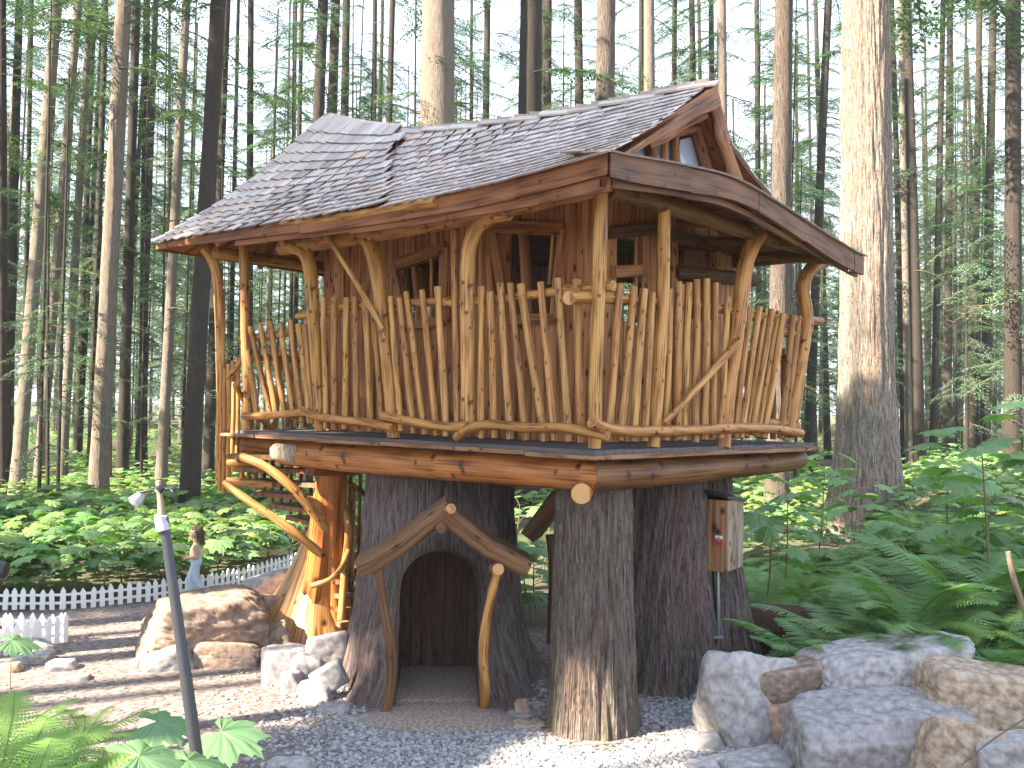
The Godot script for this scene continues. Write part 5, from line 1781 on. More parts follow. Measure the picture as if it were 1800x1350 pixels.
func boulders() -> void:
	# stone wall at the right
	boulder(1232, 1400, 1152, 1345, 9.05, "rock_pale", 2, "large pale grey boulder at the left end of the right stone wall", 0.3, 0.1, 0.8)
	boulder(1312, 1442, 1160, 1250, 9.0, "rock_brown", 3, "brown mottled boulder wedged behind the long white slab", 0.2, 0.1, 0.7)
	boulder(1405, 1712, 1128, 1256, 9.1, "rock_pale", 5, "long white slab with a blue-grey end on top of the wall", 0.15, 0.06, 0.5, 6)
	boulder(1610, 1870, 1172, 1290, 8.55, "rock_tan", 8, "long tan boulder lying at the right end of the wall", -0.1, -0.08, 0.55, 6)
	boulder(1376, 1700, 1234, 1400, 8.35, "rock", 12, "big speckled grey boulder in the middle of the wall's lower row", 0.25, 0.02, 0.6, 7)
	boulder(1600, 1770, 1268, 1390, 7.95, "rock_tan", 14, "cream and tan boulder below the long tan one", 0.2, -0.25, 0.7)
	boulder(1715, 1880, 1285, 1400, 7.8, "rock_pale", 15, "pale boulder cut off by the photo's bottom right corner", 0.0, 0.15, 0.7)
	boulder(1352, 1424, 1232, 1332, 8.75, "rock_pink", 17, "small pinkish upright stone between the big grey boulders", 0.4, 0.1, 0.8)
	boulder(1212, 1272, 1288, 1345, 8.75, "rock", 18, "small grey stone leaning at the wall's left foot", 0.0, 0.0, 0.9)
	boulder(1250, 1395, 1322, 1392, 8.25, "rock_pale", 19, "flat grey stone at the bottom edge before the wall", 0.2, 0.0, 0.7)
	boulder(1205, 1262, 1335, 1375, 8.1, "rock_pale", 20, "low pale stone touching the photo's bottom edge in the gravel", 0.0, 0.0, 0.9)
	# left boulders by the path
	boulder(250, 470, 1040, 1168, 11.7, "rock_brown", 33, "largest flat-topped brown boulder beside the path", 0.35, -0.05, 0.8, 12, 0.16)
	boulder(334, 456, 1128, 1184, 11.25, "rock_brown", 34, "low rounded brown boulder under the flat-topped one", 0.0, 0.0, 0.6)
	boulder(232, 282, 1146, 1196, 11.05, "rock_dark", 35, "small slanted grey stone propping the flat-topped boulder's corner", 0.2, 0.7, 0.7)
	boulder(254, 338, 1140, 1196, 11.0, "rock", 36, "grey wedge stone before the flat-topped boulder", 0.3, 0.35, 0.7)
	boulder(432, 524, 1006, 1070, 13.0, "rock_pale", 37, "pale grey boulder behind the brown ones by the path", 0.2, 0.35, 0.7)
	boulder(456, 500, 1046, 1108, 12.4, "rock_pink", 38, "pinkish squarish stone beside the sunlit stair post", 0.0, 0.1, 0.8)
	boulder(440, 520, 1095, 1178, 11.7, "rock_brown", 39, "brown sloping rock at the foot of the sunlit stair post", 0.1, 0.5, 0.8)
	# dry stone pile left of the hollow trunk
	boulder(462, 548, 1132, 1250, 10.6, "rock_dark", 51, "tall grey stone at the outer end of the pile by the trunk", 0.2, 0.1, 0.9)
	boulder(500, 566, 1150, 1228, 10.45, "rock_dark", 52, "grey stone in the pile's second place from the outer end", 0.4, -0.2, 0.8)
	boulder(496, 536, 1176, 1252, 10.25, "rock_dark", 53, "narrow upright stone at the front of the pile", 0.0, 0.15, 0.9)
	boulder(540, 612, 1112, 1172, 10.7, "rock_dark", 54, "dark stone on top of the pile against the trunk", 0.3, 0.2, 0.7)
	boulder(552, 610, 1166, 1214, 10.0, "rock", 55, "light rounded stone leaning on the trunk's left flank", 0.2, 0.4, 0.8)
	boulder(524, 586, 1196, 1240, 9.95, "rock_dark", 56, "flat layered stone below the light rounded one", 0.0, 0.15, 0.8)
	boulder(520, 578, 1226, 1264, 9.85, "rock_dark", 57, "low stone at the front foot of the pile", 0.0, 0.0, 0.8)
	boulder(556, 616, 1236, 1276, 9.6, "rock", 58, "smooth pale oval stone beside the doorway's left post", 0.0, 0.0, 0.8)
	boulder(586, 652, 1258, 1296, 9.4, "rock", 59, "flat grey paving stone left of the sand apron", 0.0, 0.0, 0.7)
	boulder(632, 676, 1258, 1282, 9.35, "rock_dark", 60, "small flat stone below the doorway's left post", 0.0, 0.0, 0.8)
	boulder(838, 908, 1264, 1290, 9.3, "rock_tan", 61, "flat tan stone right of the sand apron", 0.0, 0.0, 0.6)
	boulder(890, 934, 1252, 1274, 9.5, "rock", 62, "small grey stone behind the flat tan one", 0.0, 0.0, 0.8)
	boulder(903, 962, 1268, 1292, 9.25, "rock_tan", 63, "low tan stone touching the front trunk's left foot", 0.0, 0.0, 0.7)
	boulder(904, 930, 1228, 1258, 9.55, "rock_pink", 64, "pink stub of stone at the hollow trunk's right root", 0.0, 0.2, 0.8)
	boulder(465, 552, 1332, 1372, 7.9, "rock_pale", 65, "white stone cut by the photo's bottom edge in the gravel", 0.0, 0.0, 0.7)
	# stones at the left edge of the path
	boulder(28, 92, 1146, 1172, 11.2, "rock_pale", 71, "sunlit white stone by the short fence corner", 0.0, 0.15, 0.8)
	boulder(50, 92, 1126, 1160, 11.5, "rock", 72, "grey stone behind the sunlit white one by the fence", 0.0, -0.3, 0.8)
	boulder(84, 136, 1160, 1192, 10.9, "rock_pale", 73, "white block stone at the path's left edge", 0.2, 0.1, 0.8)
	boulder(-10, 40, 1162, 1204, 10.8, "rock_tan", 74, "tan stone at the photo's left edge above the ferns", 0.0, 0.1, 0.8)
	boulder(102, 160, 1186, 1218, 10.5, "rock", 75, "low grey stone behind the left ferns", 0.0, 0.0, 0.8)
	# stones showing in the ferns
	boulder(1546, 1596, 1040, 1078, 10.8, "rock_tan", 81, "tan stone showing through the ferns on the bank", 0.0, 0.2, 0.8)
	boulder(1424, 1460, 1090, 1120, 11.2, "rock_tan", 82, "small tan stone lower in the fern bank", 0.0, 0.2, 0.8)
	var mound := rock_mesh(84, 16, Vector3(0.75, 0.42, 0.6), 0.2, 8, M.bark_old)
	var at := P(1362, 1128, 12.0)
	at.y = 0.22
	var o := MeshInstance3D.new()
	o.mesh = mound.mesh(M.soil_mound)
	o.position = at
	o.name = numbered("earth_mound")
	add_child(o, true)
	tag(o, "dark red-brown earth mound behind the rear trunk", "mound", "", "structure")

# ---------------------------------------------------------------- picket fences
func picket_mesh(w: float, h: float) -> MB:
	var mb := MB.new()
	var a := []
	var b := []
	for q in [Vector2(-w / 2, 0), Vector2(w / 2, 0), Vector2(w / 2, h * 0.84), Vector2(w * 0.08, h), Vector2(-w * 0.08, h), Vector2(-w / 2, h * 0.84)]:
		a.append(Vector3(q.x, q.y, -0.009)); b.append(Vector3(q.x, q.y, 0.009))
	mb.prism(a, b)
	return mb
func fence_run(pts: Array, label: String, height: float, step: float) -> void:
	var fen := thing("picket_fence", label, "fence", pts[0])
	var pm := picket_mesh(0.066, height).mesh(M.white_paint)
	var rails := MB.new()
	for i in pts.size() - 1:
		var a: Vector3 = pts[i]
		var b: Vector3 = pts[i + 1]
		var d := (b - a).slide(Vector3.UP).normalized()
		var nrm := Vector3.UP.cross(d)
		if nrm.dot(toward(a)) < 0: nrm = -nrm
		var l := a.distance_to(b)
		var k := 0.0
		while k < l:
			var p := a.lerp(b, k / l) + nrm * 0.016
			share("picket", pm, Transform3D(Basis(d, Vector3.UP, d.cross(Vector3.UP)) * Basis(Vector3.BACK, rng.randf_range(-0.055, 0.055)), p - pts[0] + Vector3(0, rng.randf_range(-0.018, 0.014), 0)), fen)
			k += step * rng.randf_range(0.95, 1.05)
		for y in [0.3, 0.68]:
			var mb := MB.new()
			mb.obox((a + b) * 0.5 + Vector3(0, height * y, 0), (b - a) * 0.5, Vector3(0, 0.017, 0), nrm * 0.007)
			put("rail", mb, M.white_paint, fen)
func fences() -> void:
	var pts := []
	for q in [[-60, 1073], [40, 1072], [111, 1071], [163, 1067], [259, 1057], [370, 1040], [444, 1022], [522, 1000]]:
		var p := G(q[0], q[1])
		p.y = gh(p.x, p.z)
		pts.append(p)
	fence_run(pts, "long low white picket fence along the leafy plants", 0.29, 0.126)
	var c := G(111, 1126)
	fence_run([G(-60, 1122), G(20, 1124), c], "rear side of the short white picket corner by the path", 0.33, 0.12)
	fence_run([c + Vector3(0.03, 0, 0.04), G(60, 1140), G(-20, 1158)], "near side of the short white picket corner by the path", 0.33, 0.12)

# ---------------------------------------------------------------- the child
class Field:
	var lo: Vector3
	var h: float
	var nx: int
	var ny: int
	var nz: int
	var val := PackedFloat32Array()
	var tagv := PackedInt32Array()
	var near := PackedFloat32Array()
	func _init(a: Vector3, b: Vector3, cell: float) -> void:
		lo = a; h = cell
		nx = int((b.x - a.x) / h) + 2; ny = int((b.y - a.y) / h) + 2; nz = int((b.z - a.z) / h) + 2
		val.resize(nx * ny * nz); val.fill(1.0)
		near.resize(nx * ny * nz); near.fill(1.0)
		tagv.resize(nx * ny * nz)
	func bone(a: Vector3, b: Vector3, ra: float, rb: float, tg: int, k := 0.02) -> void:
		var m := maxf(ra, rb) + k * 1.5 + h * 2
		var p0 := (Vector3(minf(a.x, b.x), minf(a.y, b.y), minf(a.z, b.z)) - Vector3.ONE * m - lo) / h
		var p1 := (Vector3(maxf(a.x, b.x), maxf(a.y, b.y), maxf(a.z, b.z)) + Vector3.ONE * m - lo) / h
		var ab := b - a
		var l2 := maxf(ab.length_squared(), 1e-9)
		for z in range(maxi(0, int(p0.z)), mini(nz, int(p1.z) + 1)):
			for y in range(maxi(0, int(p0.y)), mini(ny, int(p1.y) + 1)):
				for x in range(maxi(0, int(p0.x)), mini(nx, int(p1.x) + 1)):
					var p := lo + Vector3(x, y, z) * h
					var t := clampf((p - a).dot(ab) / l2, 0, 1)
					var d := (p - a - ab * t).length() - lerpf(ra, rb, t)
					var i := (z * ny + y) * nx + x
					if d < near[i]:
						near[i] = d; tagv[i] = tg
					var q := maxf(k - absf(val[i] - d), 0.0) / k
					val[i] = minf(val[i], d) - q * q * k * 0.25
	func net(mb: MB, cols: Array, tr: Transform3D) -> void:
		var ids := {}
		var k0 := mb.v.size()
		for z in nz - 1:
			for y in ny - 1:
				for x in nx - 1:
					var i := (z * ny + y) * nx + x
					var c := [val[i], val[i + 1], val[i + nx], val[i + nx + 1], val[i + nx * ny], val[i + nx * ny + 1], val[i + nx * ny + nx], val[i + nx * ny + nx + 1]]
					var neg := 0
					for q in c: if q < 0: neg += 1
					if neg == 0 or neg == 8: continue
					var s := Vector3.ZERO
					var n := 0
					for e in [[0, 1], [2, 3], [4, 5], [6, 7], [0, 2], [1, 3], [4, 6], [5, 7], [0, 4], [1, 5], [2, 6], [3, 7]]:
						if (c[e[0]] < 0) != (c[e[1]] < 0):
							var t: float = c[e[0]] / (c[e[0]] - c[e[1]])
							var pa := Vector3(e[0] & 1, (e[0] >> 1) & 1, e[0] >> 2)
							var pb := Vector3(e[1] & 1, (e[1] >> 1) & 1, e[1] >> 2)
							s += pa.lerp(pb, t); n += 1
					mb.col = cols[tagv[i]]
					ids[i] = mb.add(tr * (lo + (Vector3(x, y, z) + s / n) * h), Vector2.ZERO)
		for i in ids:
			var x: int = i % nx
			var y: int = (i / nx) % ny
			var z: int = i / (nx * ny)
			for ax in 3:
				var st: int = [1, nx, nx * ny][ax]
				var u: int = [nx, nx * ny, 1][ax]
				var w: int = [nx * ny, 1, nx][ax]
				if (val[i] < 0) == (val[i + st] < 0): continue
				if not (ids.has(i - u) and ids.has(i - w) and ids.has(i - u - w)): continue
				if val[i] < 0: mb.quad(ids[i - u - w], ids[i - w], ids[i], ids[i - u])
				else: mb.quad(ids[i - u - w], ids[i - u], ids[i], ids[i - w])
		# normals outward: compare with the field's gradient at one vertex
		if mb.v.size() > k0:
			var best := k0
			for q in range(k0, mb.v.size()):
				if mb.v[q].y > mb.v[best].y: best = q
			if mb.n[best].y < 0: mb.flip(k0)
func person() -> void:
	var foot := G(343, 1050)
	foot.y = gh(foot.x, foot.z)
	var tr := Transform3D(Basis(Vector3(-0.97, 0, 0.2).normalized(), Vector3.UP, Vector3(-0.2, 0, -0.97).normalized()), foot)
	var child := thing("person", "small child in pale top and light blue jeans walking along the fence", "person", foot)
	var skin := Color(0.50, 0.31, 0.215)
	var top := Color(0.60, 0.53, 0.36)
	var jean := Color(0.46, 0.57, 0.68)
	var shoe := Color(0.035, 0.033, 0.035)
	var cols := [skin, top, jean, shoe, Color(0.07, 0.04, 0.025), Color(0.35, 0.12, 0.1)]
	var f := Field.new(Vector3(-0.24, -0.02, -0.22), Vector3(0.3, 0.90, 0.22), 0.012)
	# legs in mid stride, forward is +x
	f.bone(Vector3(0.0, 0.50, 0.05), Vector3(0.085, 0.28, 0.055), 0.062, 0.045, 2)
	f.bone(Vector3(0.085, 0.28, 0.055), Vector3(0.05, 0.07, 0.055), 0.047, 0.038, 2)
	f.bone(Vector3(0.0, 0.50, -0.05), Vector3(-0.01, 0.27, -0.055), 0.062, 0.046, 2)
	f.bone(Vector3(-0.01, 0.27, -0.055), Vector3(-0.11, 0.09, -0.055), 0.046, 0.037, 2)
	f.bone(Vector3(0.04, 0.03, 0.055), Vector3(0.12, 0.022, 0.06), 0.03, 0.024, 3, 0.01)
	f.bone(Vector3(-0.12, 0.055, -0.055), Vector3(-0.05, 0.022, -0.06), 0.03, 0.024, 3, 0.01)
	f.bone(Vector3(-0.005, 0.52, 0.035), Vector3(-0.005, 0.52, -0.035), 0.078, 0.078, 2)
	# trunk, shoulders, neck
	f.bone(Vector3(0.0, 0.55, 0.0), Vector3(0.005, 0.68, 0.0), 0.082, 0.086, 1)
	f.bone(Vector3(0.0, 0.73, 0.055), Vector3(0.0, 0.73, -0.055), 0.058, 0.058, 1)
	f.bone(Vector3(0.0, 0.76, 0.0), Vector3(0.015, 0.86, 0.0), 0.04, 0.034, 0)
	# arms bent forward
	f.bone(Vector3(0.0, 0.745, 0.12), Vector3(-0.045, 0.61, 0.14), 0.034, 0.027, 0)
	f.bone(Vector3(-0.045, 0.61, 0.14), Vector3(0.10, 0.575, 0.10), 0.027, 0.019, 0)
	f.bone(Vector3(0.0, 0.745, -0.12), Vector3(-0.03, 0.61, -0.145), 0.034, 0.027, 0)
	f.bone(Vector3(-0.03, 0.61, -0.145), Vector3(0.11, 0.59, -0.09), 0.027, 0.019, 0)
	var mb := MB.new()
	f.net(mb, cols, tr)
	# head with face
	var hd := Field.new(Vector3(-0.13, 0.80, -0.12), Vector3(0.16, 1.06, 0.12), 0.006)
	hd.bone(Vector3(0.012, 0.82, 0), Vector3(0.018, 0.88, 0), 0.034, 0.036, 0)
	hd.bone(Vector3(0.0, 0.95, 0), Vector3(0.02, 0.945, 0), 0.078, 0.074, 0)
	hd.bone(Vector3(0.045, 0.905, 0), Vector3(0.055, 0.90, 0), 0.042, 0.034, 0)
	hd.bone(Vector3(0.088, 0.945, 0), Vector3(0.103, 0.925, 0), 0.010, 0.012, 0, 0.01)
	for s in [-1.0, 1.0]:
		hd.bone(Vector3(0.005, 0.935, 0.078 * s), Vector3(0.0, 0.915, 0.078 * s), 0.016, 0.012, 0, 0.01)
		hd.bone(Vector3(0.082, 0.948, 0.03 * s), Vector3(0.083, 0.948, 0.034 * s), 0.009, 0.009, 4, 0.004)
	hd.bone(Vector3(0.088, 0.897, -0.014), Vector3(0.088, 0.897, 0.014), 0.007, 0.007, 5, 0.006)
	hd.net(mb, cols, tr)
	# hands: palm, four fingers, thumb
	for s in [-1.0, 1.0]:
		var w := Vector3(0.11, 0.59, -0.09) if s < 0 else Vector3(0.10, 0.575, 0.10)
		var hf := Field.new(w - Vector3(0.05, 0.06, 0.06), w + Vector3(0.12, 0.06, 0.06), 0.004)
		var fw := Vector3(0.92, -0.15, -0.35 * s).normalized()
		var sd := Vector3(0, 1, 0).slide(fw).normalized()
		hf.bone(w - fw * 0.03, w + fw * 0.005, 0.019, 0.017, 0, 0.01)
		for q in 4:
			var off := sd * (0.0135 - 0.009 * q)
			hf.bone(w + fw * 0.005 + off * 0.6, w + fw * 0.035 + off, 0.009, 0.0075, 0, 0.006)
			var l: float = [0.020, 0.024, 0.021, 0.016][q]
			var kn := w + fw * 0.035 + off
			var cu := kn + fw * l + Vector3(0, 0, -0.010 * s)
			hf.bone(kn, cu, 0.0058, 0.0052, 0, 0.003)
			hf.bone(cu, cu + (fw * 0.5 + Vector3(0, 0, -0.8 * s)) * l * 0.8, 0.0052, 0.0045, 0, 0.003)
		hf.bone(w + fw * 0.008 + sd * 0.012, w + fw * 0.026 + sd * 0.026, 0.0075, 0.0062, 0, 0.004)
		hf.bone(w + fw * 0.026 + sd * 0.026, w + fw * 0.042 + sd * 0.027 + Vector3(0, 0, -0.008 * s), 0.0062, 0.005, 0, 0.003)
		hf.net(mb, cols, tr)
	put("body", mb, M.body, child)
	var hr := Field.new(Vector3(-0.2, 0.72, -0.16), Vector3(0.16, 1.1, 0.16), 0.009)
	hr.bone(Vector3(-0.012, 0.968, 0), Vector3(0.015, 0.985, 0), 0.083, 0.062, 4)
	hr.bone(Vector3(-0.05, 0.94, 0.035), Vector3(-0.075, 0.81, 0.05), 0.05, 0.032, 4, 0.03)
	hr.bone(Vector3(-0.05, 0.94, -0.035), Vector3(-0.075, 0.81, -0.05), 0.05, 0.032, 4, 0.03)
	hr.bone(Vector3(-0.06, 0.94, 0.0), Vector3(-0.095, 0.80, 0.0), 0.05, 0.028, 4, 0.03)
	hr.bone(Vector3(0.0, 0.96, 0.07), Vector3(-0.03, 0.86, 0.085), 0.022, 0.014, 4, 0.02)
	hr.bone(Vector3(0.0, 0.96, -0.07), Vector3(-0.03, 0.86, -0.085), 0.022, 0.014, 4, 0.02)
	mb = MB.new()
	hr.net(mb, cols, tr)
	put("hair", mb, M.body, child)

# ---------------------------------------------------------------- lamp pole and other small things
func props() -> void:
	var foot := P(352, 1372, 4.0)
	var top := P(287, 908, 4.0)
	var ax := (top - foot).normalized()
	var lamp := thing("lamp_pole", "tilted dark plastic lamp pole with white collar and small floodlights", "lamp", Vector3(foot.x, 0, foot.z))
	var gfoot := foot + (foot - top) * 0.25
	for i in 6: gfoot += ax * (gh(gfoot.x, gfoot.z) - 0.1 - gfoot.y) / ax.y
	pole(lamp, "pipe", [gfoot, foot, foot.lerp(top, 0.4)], 0.026, 0.0235, M.plastic, 14, 0.0)
	pole(lamp, "pipe", [foot.lerp(top, 0.395), foot.lerp(top, 0.7), top], 0.0225, 0.019, M.plastic, 14, 0.0)
	pole(lamp, "collar", [P(287, 932, 3.995), P(283, 906, 3.995)], 0.026, 0.025, M.tape, 14, 0.02)
	pole(lamp, "stake", [P(284, 908, 4.0), P(282, 880, 4.0), P(278, 845, 4.0)], 0.015, 0.011, M.greyboard, 8, 0.1)
	pole(lamp, "cross_arm", [P(246, 866, 4.0), P(262, 862, 4.0), P(282, 861, 4.0), P(312, 857, 4.0)], 0.006, 0.005, M.black, 6, 0.0)
	for q in [[243, 876, 0.026, -0.2], [281, 858, 0.017, 0.0], [306, 858, 0.012, 0.1]]:
		var mb := MB.new()
		var c := P(q[0], q[1], 4.0)
		var dn := Vector3(-0.35, -0.6, 0.5).normalized()
		var r: float = q[2]
		mb.tube([c - dn * r * 1.1, c - dn * r * 0.7, c, c + dn * r * 0.9, c + dn * r], [r * 0.35, r * 0.7, r * 0.95, r * 1.15, r * 1.05], 12)
		var head := put("lamp_head", mb, M.black if q[0] != 243 else M.metal, lamp)
		mb = MB.new()
		mb.tube([c + dn * r * 1.0, c + dn * r * 1.04], [r * 0.9, r * 0.85], 12)
		put("lens", mb, M.sky_painted_glass, head)
	# black lamp at the left edge
	var c2 := P(0, 1002, 7.0)
	var sp := thing("garden_spotlight", "black round spotlight cut off by the photo's left edge", "lamp", Vector3(c2.x, gh(c2.x, c2.z), c2.z))
	var mb := MB.new()
	mb.tube([c2 - Vector3(0.09, 0, 0), c2 - Vector3(0.07, 0, 0), c2, c2 + Vector3(0.04, -0.005, 0), c2 + Vector3(0.045, -0.005, 0)], [0.03, 0.05, 0.065, 0.06, 0.04], 16)
	put("housing", mb, M.black, sp)
	pole(sp, "stake", [c2 - Vector3(0.1, 0.03, 0), Vector3(c2.x - 0.1, gh(c2.x - 0.1, c2.z) - 0.05, c2.z)], 0.018, 0.02, M.black, 8, 0.0)
	# grey stick leaning in the ferns at the right, and a dead branch over the wall
	var a := P(1772, 970, 8.6)
	var st := thing("dead_stick", "grey dead stick standing in the ferns near the right edge", "stick", P(1800, 1160, 8.6))
	pole(st, "stick", [a, P(1780, 1010, 8.6), P(1800, 1070, 8.6), P(1822, 1130, 8.6)], 0.02, 0.03, M.greyboard, 7, 0.15)
	var tw := thing("thin_twig", "thin dark twig hanging over the lower tan boulder", "twig", P(1690, 1340, 7.5))
	pole(tw, "twig", [P(1690, 1345, 7.5), P(1745, 1300, 7.5), P(1810, 1258, 7.5)], 0.005, 0.007, M.twig, 5, 0.1)

# ---------------------------------------------------------------- plants
func fern(at: Vector3, n: int, scale: float, lit: bool, label: String, group := "", lean := 0.0, yaw0 := 0.0, spread := TAU) -> void:
	var o := thing("fern", label, "fern", at, group)
	for i in n:
		var yaw := yaw0 + spread * (i + rng.randf_range(-0.35, 0.35)) / n
		var s := scale * rng.randf_range(0.75, 1.12)
		var b := Basis(Vector3.UP, yaw) * Basis(Vector3.BACK, rng.randf_range(-0.1, 0.35) + lean) * Basis(Vector3.RIGHT, rng.randf_range(-0.3, 0.3))
		var list: Array = M.fronds_lit if lit else M.fronds
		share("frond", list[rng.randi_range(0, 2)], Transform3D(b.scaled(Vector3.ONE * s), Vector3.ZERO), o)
func club(at: Vector3, n: int, height: float, size: float, lit: bool, label: String, group := "") -> void:
	var o := thing("broadleaf_plant", label, "plant", at, group)
	var mb := MB.new()
	var top := at + Vector3(rng.randf_range(-0.15, 0.15), height, rng.randf_range(-0.1, 0.15))
	mb.tube([at, at.lerp(top, 0.5) + Vector3(rng.randf_range(-0.05, 0.05), 0, 0), top], [0.014, 0.011, 0.006], 5)
	var ends := []
	for i in n:
		var a := i * 2.4 + rng.randf_range(-0.4, 0.4)
		var st := at.lerp(top, 0.55 + 0.45 * (i + 1.0) / n)
		var e := st + Vector3(cos(a), rng.randf_range(0.15, 0.6), sin(a)) * rng.randf_range(0.16, 0.34) * size
		mb.tube([st, st.lerp(e, 0.5) + Vector3(0, 0.03, 0), e], [0.005, 0.004, 0.003], 4, false)
		ends.append([e, a])
	put("stem", mb, M.stem, o)
	for q in ends:
		var s := size * rng.randf_range(0.7, 1.25)
		var b := Basis(Vector3.UP, -q[1] + rng.randf_range(-0.4, 0.4)) * Basis(Vector3.BACK, rng.randf_range(-0.45, 0.12)) * Basis(Vector3.RIGHT, rng.randf_range(-0.3, 0.3))
		var list: Array = M.leaves_lit if lit else M.leaves
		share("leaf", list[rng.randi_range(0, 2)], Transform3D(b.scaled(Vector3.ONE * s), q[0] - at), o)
func mass(called: String, m: Mesh, n: int, pick: Callable, s0: float, s1: float, label: String, tone := 1.0) -> void:
	var wh := []
	var tn := []
	var k := 0
	while wh.size() < n and k < n * 30:
		k += 1
		var p: Vector3 = pick.call()
		if p == Vector3.INF: continue
		p.y = gh(p.x, p.z) - 0.04
		var s := rng.randf_range(s0, s1)
		wh.append(Transform3D(Basis(Vector3.UP, rng.randf() * TAU).scaled(Vector3(s, s * rng.randf_range(0.8, 1.15), s)), p))
		var g := tone * rng.randf_range(0.65, 1.3)
		tn.append(Color(g * rng.randf_range(0.8, 1.35), g, g * rng.randf_range(0.6, 1.15)))
	tag(many(called, m, wh, tn), label, "undergrowth", "", "stuff")

func plants() -> void:
	var behind := func() -> Vector3:
		var x := rng.randf_range(-22.0, -1.2)
		var z := fence_z(x) - 0.45 - 10.0 * pow(rng.randf(), 1.2)
		return Vector3(x, 0, z)
	mass("leafy_undergrowth", M.club_mass, 1100, behind, 0.7, 1.1, "dense broad-leaved undergrowth covering the ground behind the picket fence")
	var right := func() -> Vector3:
		var z := -10.5 - 24.0 * pow(rng.randf(), 1.2)
		var x := rng.randf_range(1.0, 22.0)
		if x < 2.9 + 0.42 * maxf(0, -z - 9.0) and z > -15.5: return Vector3.INF
		if z > -18.0 and rng.randf() < 0.85: return Vector3.INF
		return Vector3(x, 0, z)
	mass("broadleaf_undergrowth", M.club_mass, 900, right, 0.6, 1.0, "sunlit broad-leaved undergrowth spreading under the trees right of the house")
	var deep := func() -> Vector3:
		var d := 26.0 + 60.0 * pow(rng.randf(), 1.4)
		var p := P(rng.randf_range(-150, 1950), 700, d)
		return Vector3(p.x, 0, p.z)
	mass("forest_floor_plants", M.club_mass, 3000, deep, 0.45, 0.8, "bright low plants carpeting the forest floor in the distance", 1.2)
	var fmass := func() -> Vector3:
		var z := -9.9 - 8.5 * rng.randf()
		var x := rng.randf_range(2.4, 11.0)
		if x < (2.9 + 0.30 * maxf(0, -z - 9.0) if z > -13 else 2.6): return Vector3.INF
		return Vector3(x, 0, z)
	mass("fern_undergrowth", M.fern_mass, 480, fmass, 0.8, 1.35, "thick ferns filling the bank between the single fern plants", 1.15)
	# front row behind the fence: plants one can tell apart
	for i in 30:
		var x := lerpf(-9.0, -2.2, (i + rng.randf()) / 30.0)
		var z := fence_z(x) - rng.randf_range(0.35, 1.5)
		club(Vector3(x, gh(x, z), z), 8, rng.randf_range(0.35, 0.8), rng.randf_range(1.0, 1.5), true, "knee-high plant with broad maple-like leaves right behind the picket fence", "broad-leaved plants behind the picket fence")
	# between the trunks under the house, seen through the gap
	for q in [[930, 900, 15.0, 0.9], [945, 960, 14.0, 0.8], [935, 1040, 13.5, 0.5], [955, 880, 17.0, 1.2], [915, 870, 18, 1.1]]:
		var p := P(q[0], q[1], q[2])
		p.y = gh(p.x, p.z)
		club(p, 8, q[3], 1.3, true, "leafy plant showing in the gap between the two big trunks", "plants in the gap between the big trunks")
	# single plants on the right
	for q in [[1510, 838, 17.0, 1.25, 1.35, "devil's-club plant spreading flat leaves before the giant cedar's foot"], [1745, 745, 11.0, 1.5, 1.6, "tall broad-leaved plant rising at the photo's right edge"], [1800, 720, 12.0, 1.6, 1.6, "second tall broad-leaved plant half outside the right edge"], [1665, 800, 14.0, 1.1, 1.3, "broad-leaved plant in the bright gap right of the giant cedar"], [1380, 830, 15.0, 1.0, 1.4, "bright broad-leaved plant below the balcony's right corner"], [1440, 790, 18.0, 1.2, 1.4, "pale sunlit plant just left of the giant cedar"], [1345, 900, 13.5, 0.9, 1.3, "broad-leaved plant right of the utility box"], [1720, 860, 12.5, 1.1, 1.3, "shaded broad-leaved plant above the ferns at the right"], [1590, 905, 13.0, 0.9, 1.2, "low broad-leaved plant right of the giant cedar's foot"]]:
		var p := P(q[0], q[1] + 20, q[2])
		var gy := gh(p.x, p.z)
		club(Vector3(p.x, gy, p.z), 10, maxf(0.3, p.y - gy), q[4], true, q[5])
	for q in [[1300, 1010, 12.6], [1330, 960, 13.4], [1345, 1030, 13.0], [1375, 985, 13.8], [1395, 1040, 13.2], [1320, 1050, 12.2], [1410, 960, 14.5], [1360, 930, 15.0]]:
		var p := P(q[0], q[1], q[2])
		fern(Vector3(p.x, gh(p.x, p.z), p.z), 9, rng.randf_range(1.0, 1.35), rng.randf() < 0.5, "fern between the utility box and the stone wall's bank", "ferns right of the utility box", 0.15)
	# ferns of the bank
	for i in 92:
		var z := -9.2 - 6.6 * pow(rng.randf(), 1.1)
		var x := lerpf(3.0 + 0.22 * maxf(0, -z - 9.0), 8.5, pow(rng.randf(), 1.2))
		if z > -9.6: x = maxf(x, 3.0)
		fern(Vector3(x, gh(x, z), z), 8, rng.randf_range(0.8, 1.25), rng.randf() < 0.45, "lacy green fern on the bank behind the stone wall", "ferns on the bank behind the wall", 0.05)
	for q in [[1480, 1140, 9.7, 1.5, "large fern arching long fronds left over the stone wall"], [1560, 1128, 9.6, 1.3, "big fern right behind the long white slab"], [1700, 1120, 9.3, 1.3, "fern behind the tan boulder's left end"], [1640, 1140, 9.6, 1.3, "fern between the long white slab and the tan boulder"], [1740, 1120, 9.5, 1.4, "fern above the middle of the long tan boulder"], [1795, 1110, 9.3, 1.4, "fern at the right edge above the long tan boulder"], [1600, 1085, 10.2, 1.5, "tall fern on the bank beside the tan stone"], [1690, 1045, 10.6, 1.6, "tallest fern of the bank's upper rows"], [1780, 1030, 10.6, 1.5, "tall fern behind the grey dead stick"], [1500, 1050, 10.9, 1.5, "wide fern above the long white slab's left end"], [1440, 1080, 10.5, 1.4, "fern spreading over the small tan stone"]]:
		var p := P(q[0], q[1], q[2])
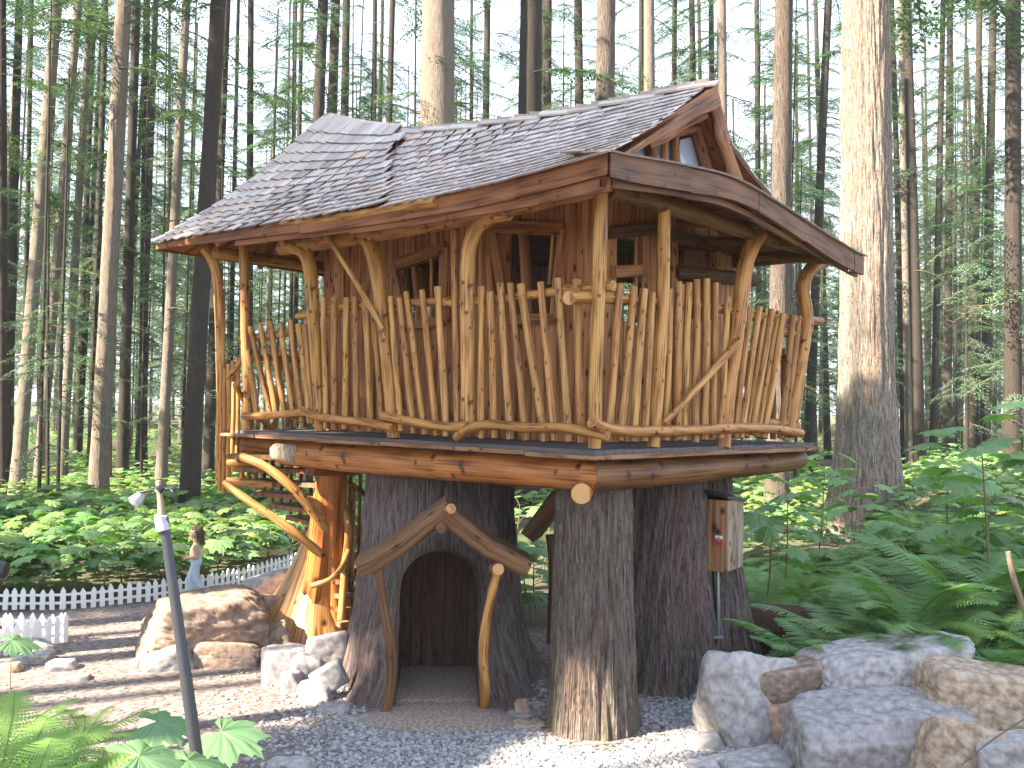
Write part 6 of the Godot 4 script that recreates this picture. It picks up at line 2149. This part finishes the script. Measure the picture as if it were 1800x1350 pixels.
		p.y = gh(p.x, p.z) + 0.05
		fern(p, 9, q[3], false, q[4], "", 0.1)
	# ferns and leaves close to the viewer at the lower left
	for q in [[30, 1330, 5.4, 0.95, "yellow-green sunlit fern clump nearest the photo's left edge"], [120, 1320, 5.6, 0.95, "yellow-green sunlit fern clump beside the left-edge one"], [205, 1330, 5.9, 0.7, "small sunlit fern reaching toward the lamp pole"], [70, 1360, 4.3, 0.75, "pale toothed fern in the bottom left corner"], [150, 1230, 7.6, 0.7, "feathery fern before the low grey stone on the path"], [10, 1230, 7.0, 0.9, "fern below the short picket corner"], [90, 1290, 6.2, 0.9, "sunlit fern behind the yellow-green pair"], [170, 1300, 6.6, 0.8, "fern leaning over the path's near edge"], [0, 1280, 6.0, 0.95, "fern half outside the photo's left edge"], [230, 1345, 5.2, 0.6, "low fern just left of the lamp pole"], [30, 1350, 4.6, 0.8, "second toothed fern in the bottom left corner"], [120, 1362, 4.7, 0.7, "fern at the photo's bottom edge right of the toothed ones"]]:
		var p := P(q[0], q[1], q[2])
		p.y = maxf(gh(p.x, p.z), p.y - 0.35)
		var base_y := gh(p.x, p.z)
		fern(Vector3(p.x, maxf(base_y, p.y), p.z), 10, q[3], true, q[4], "", 0.0)
	var nl := [[245, 1328, 3.6, 1.15, 0.5, "large pale green leaf left of the lamp pole's foot"], [390, 1285, 4.4, 1.15, -0.4, "large lobed leaf right of the lamp pole"], [275, 1268, 4.6, 1.0, 0.2, "flat leaf behind the lamp pole"], [330, 1335, 3.7, 1.0, 0.9, "broad leaf crossing the lamp pole's foot"], [20, 1125, 8.0, 1.3, 0.4, "dark green leaf over the short picket corner"]]
	for q in nl:
		var p := P(q[0], q[1], q[2])
		var o := thing("single_leaf_plant", q[5], "plant", Vector3(p.x, gh(p.x, p.z), p.z))
		var mb := MB.new()
		mb.tube([Vector3(p.x - 0.05, gh(p.x, p.z), p.z + 0.05), p.lerp(Vector3(p.x, gh(p.x, p.z), p.z), 0.4), p], [0.006, 0.005, 0.004], 5)
		put("stalk", mb, M.stem, o)
		share("leaf", M.leaves[int(q[0]) % 3], Transform3D((Basis(Vector3.UP, q[4]) * Basis(Vector3.BACK, -0.12) * Basis(Vector3.RIGHT, 0.22)).scaled(Vector3.ONE * q[3]), p - o.position), o)
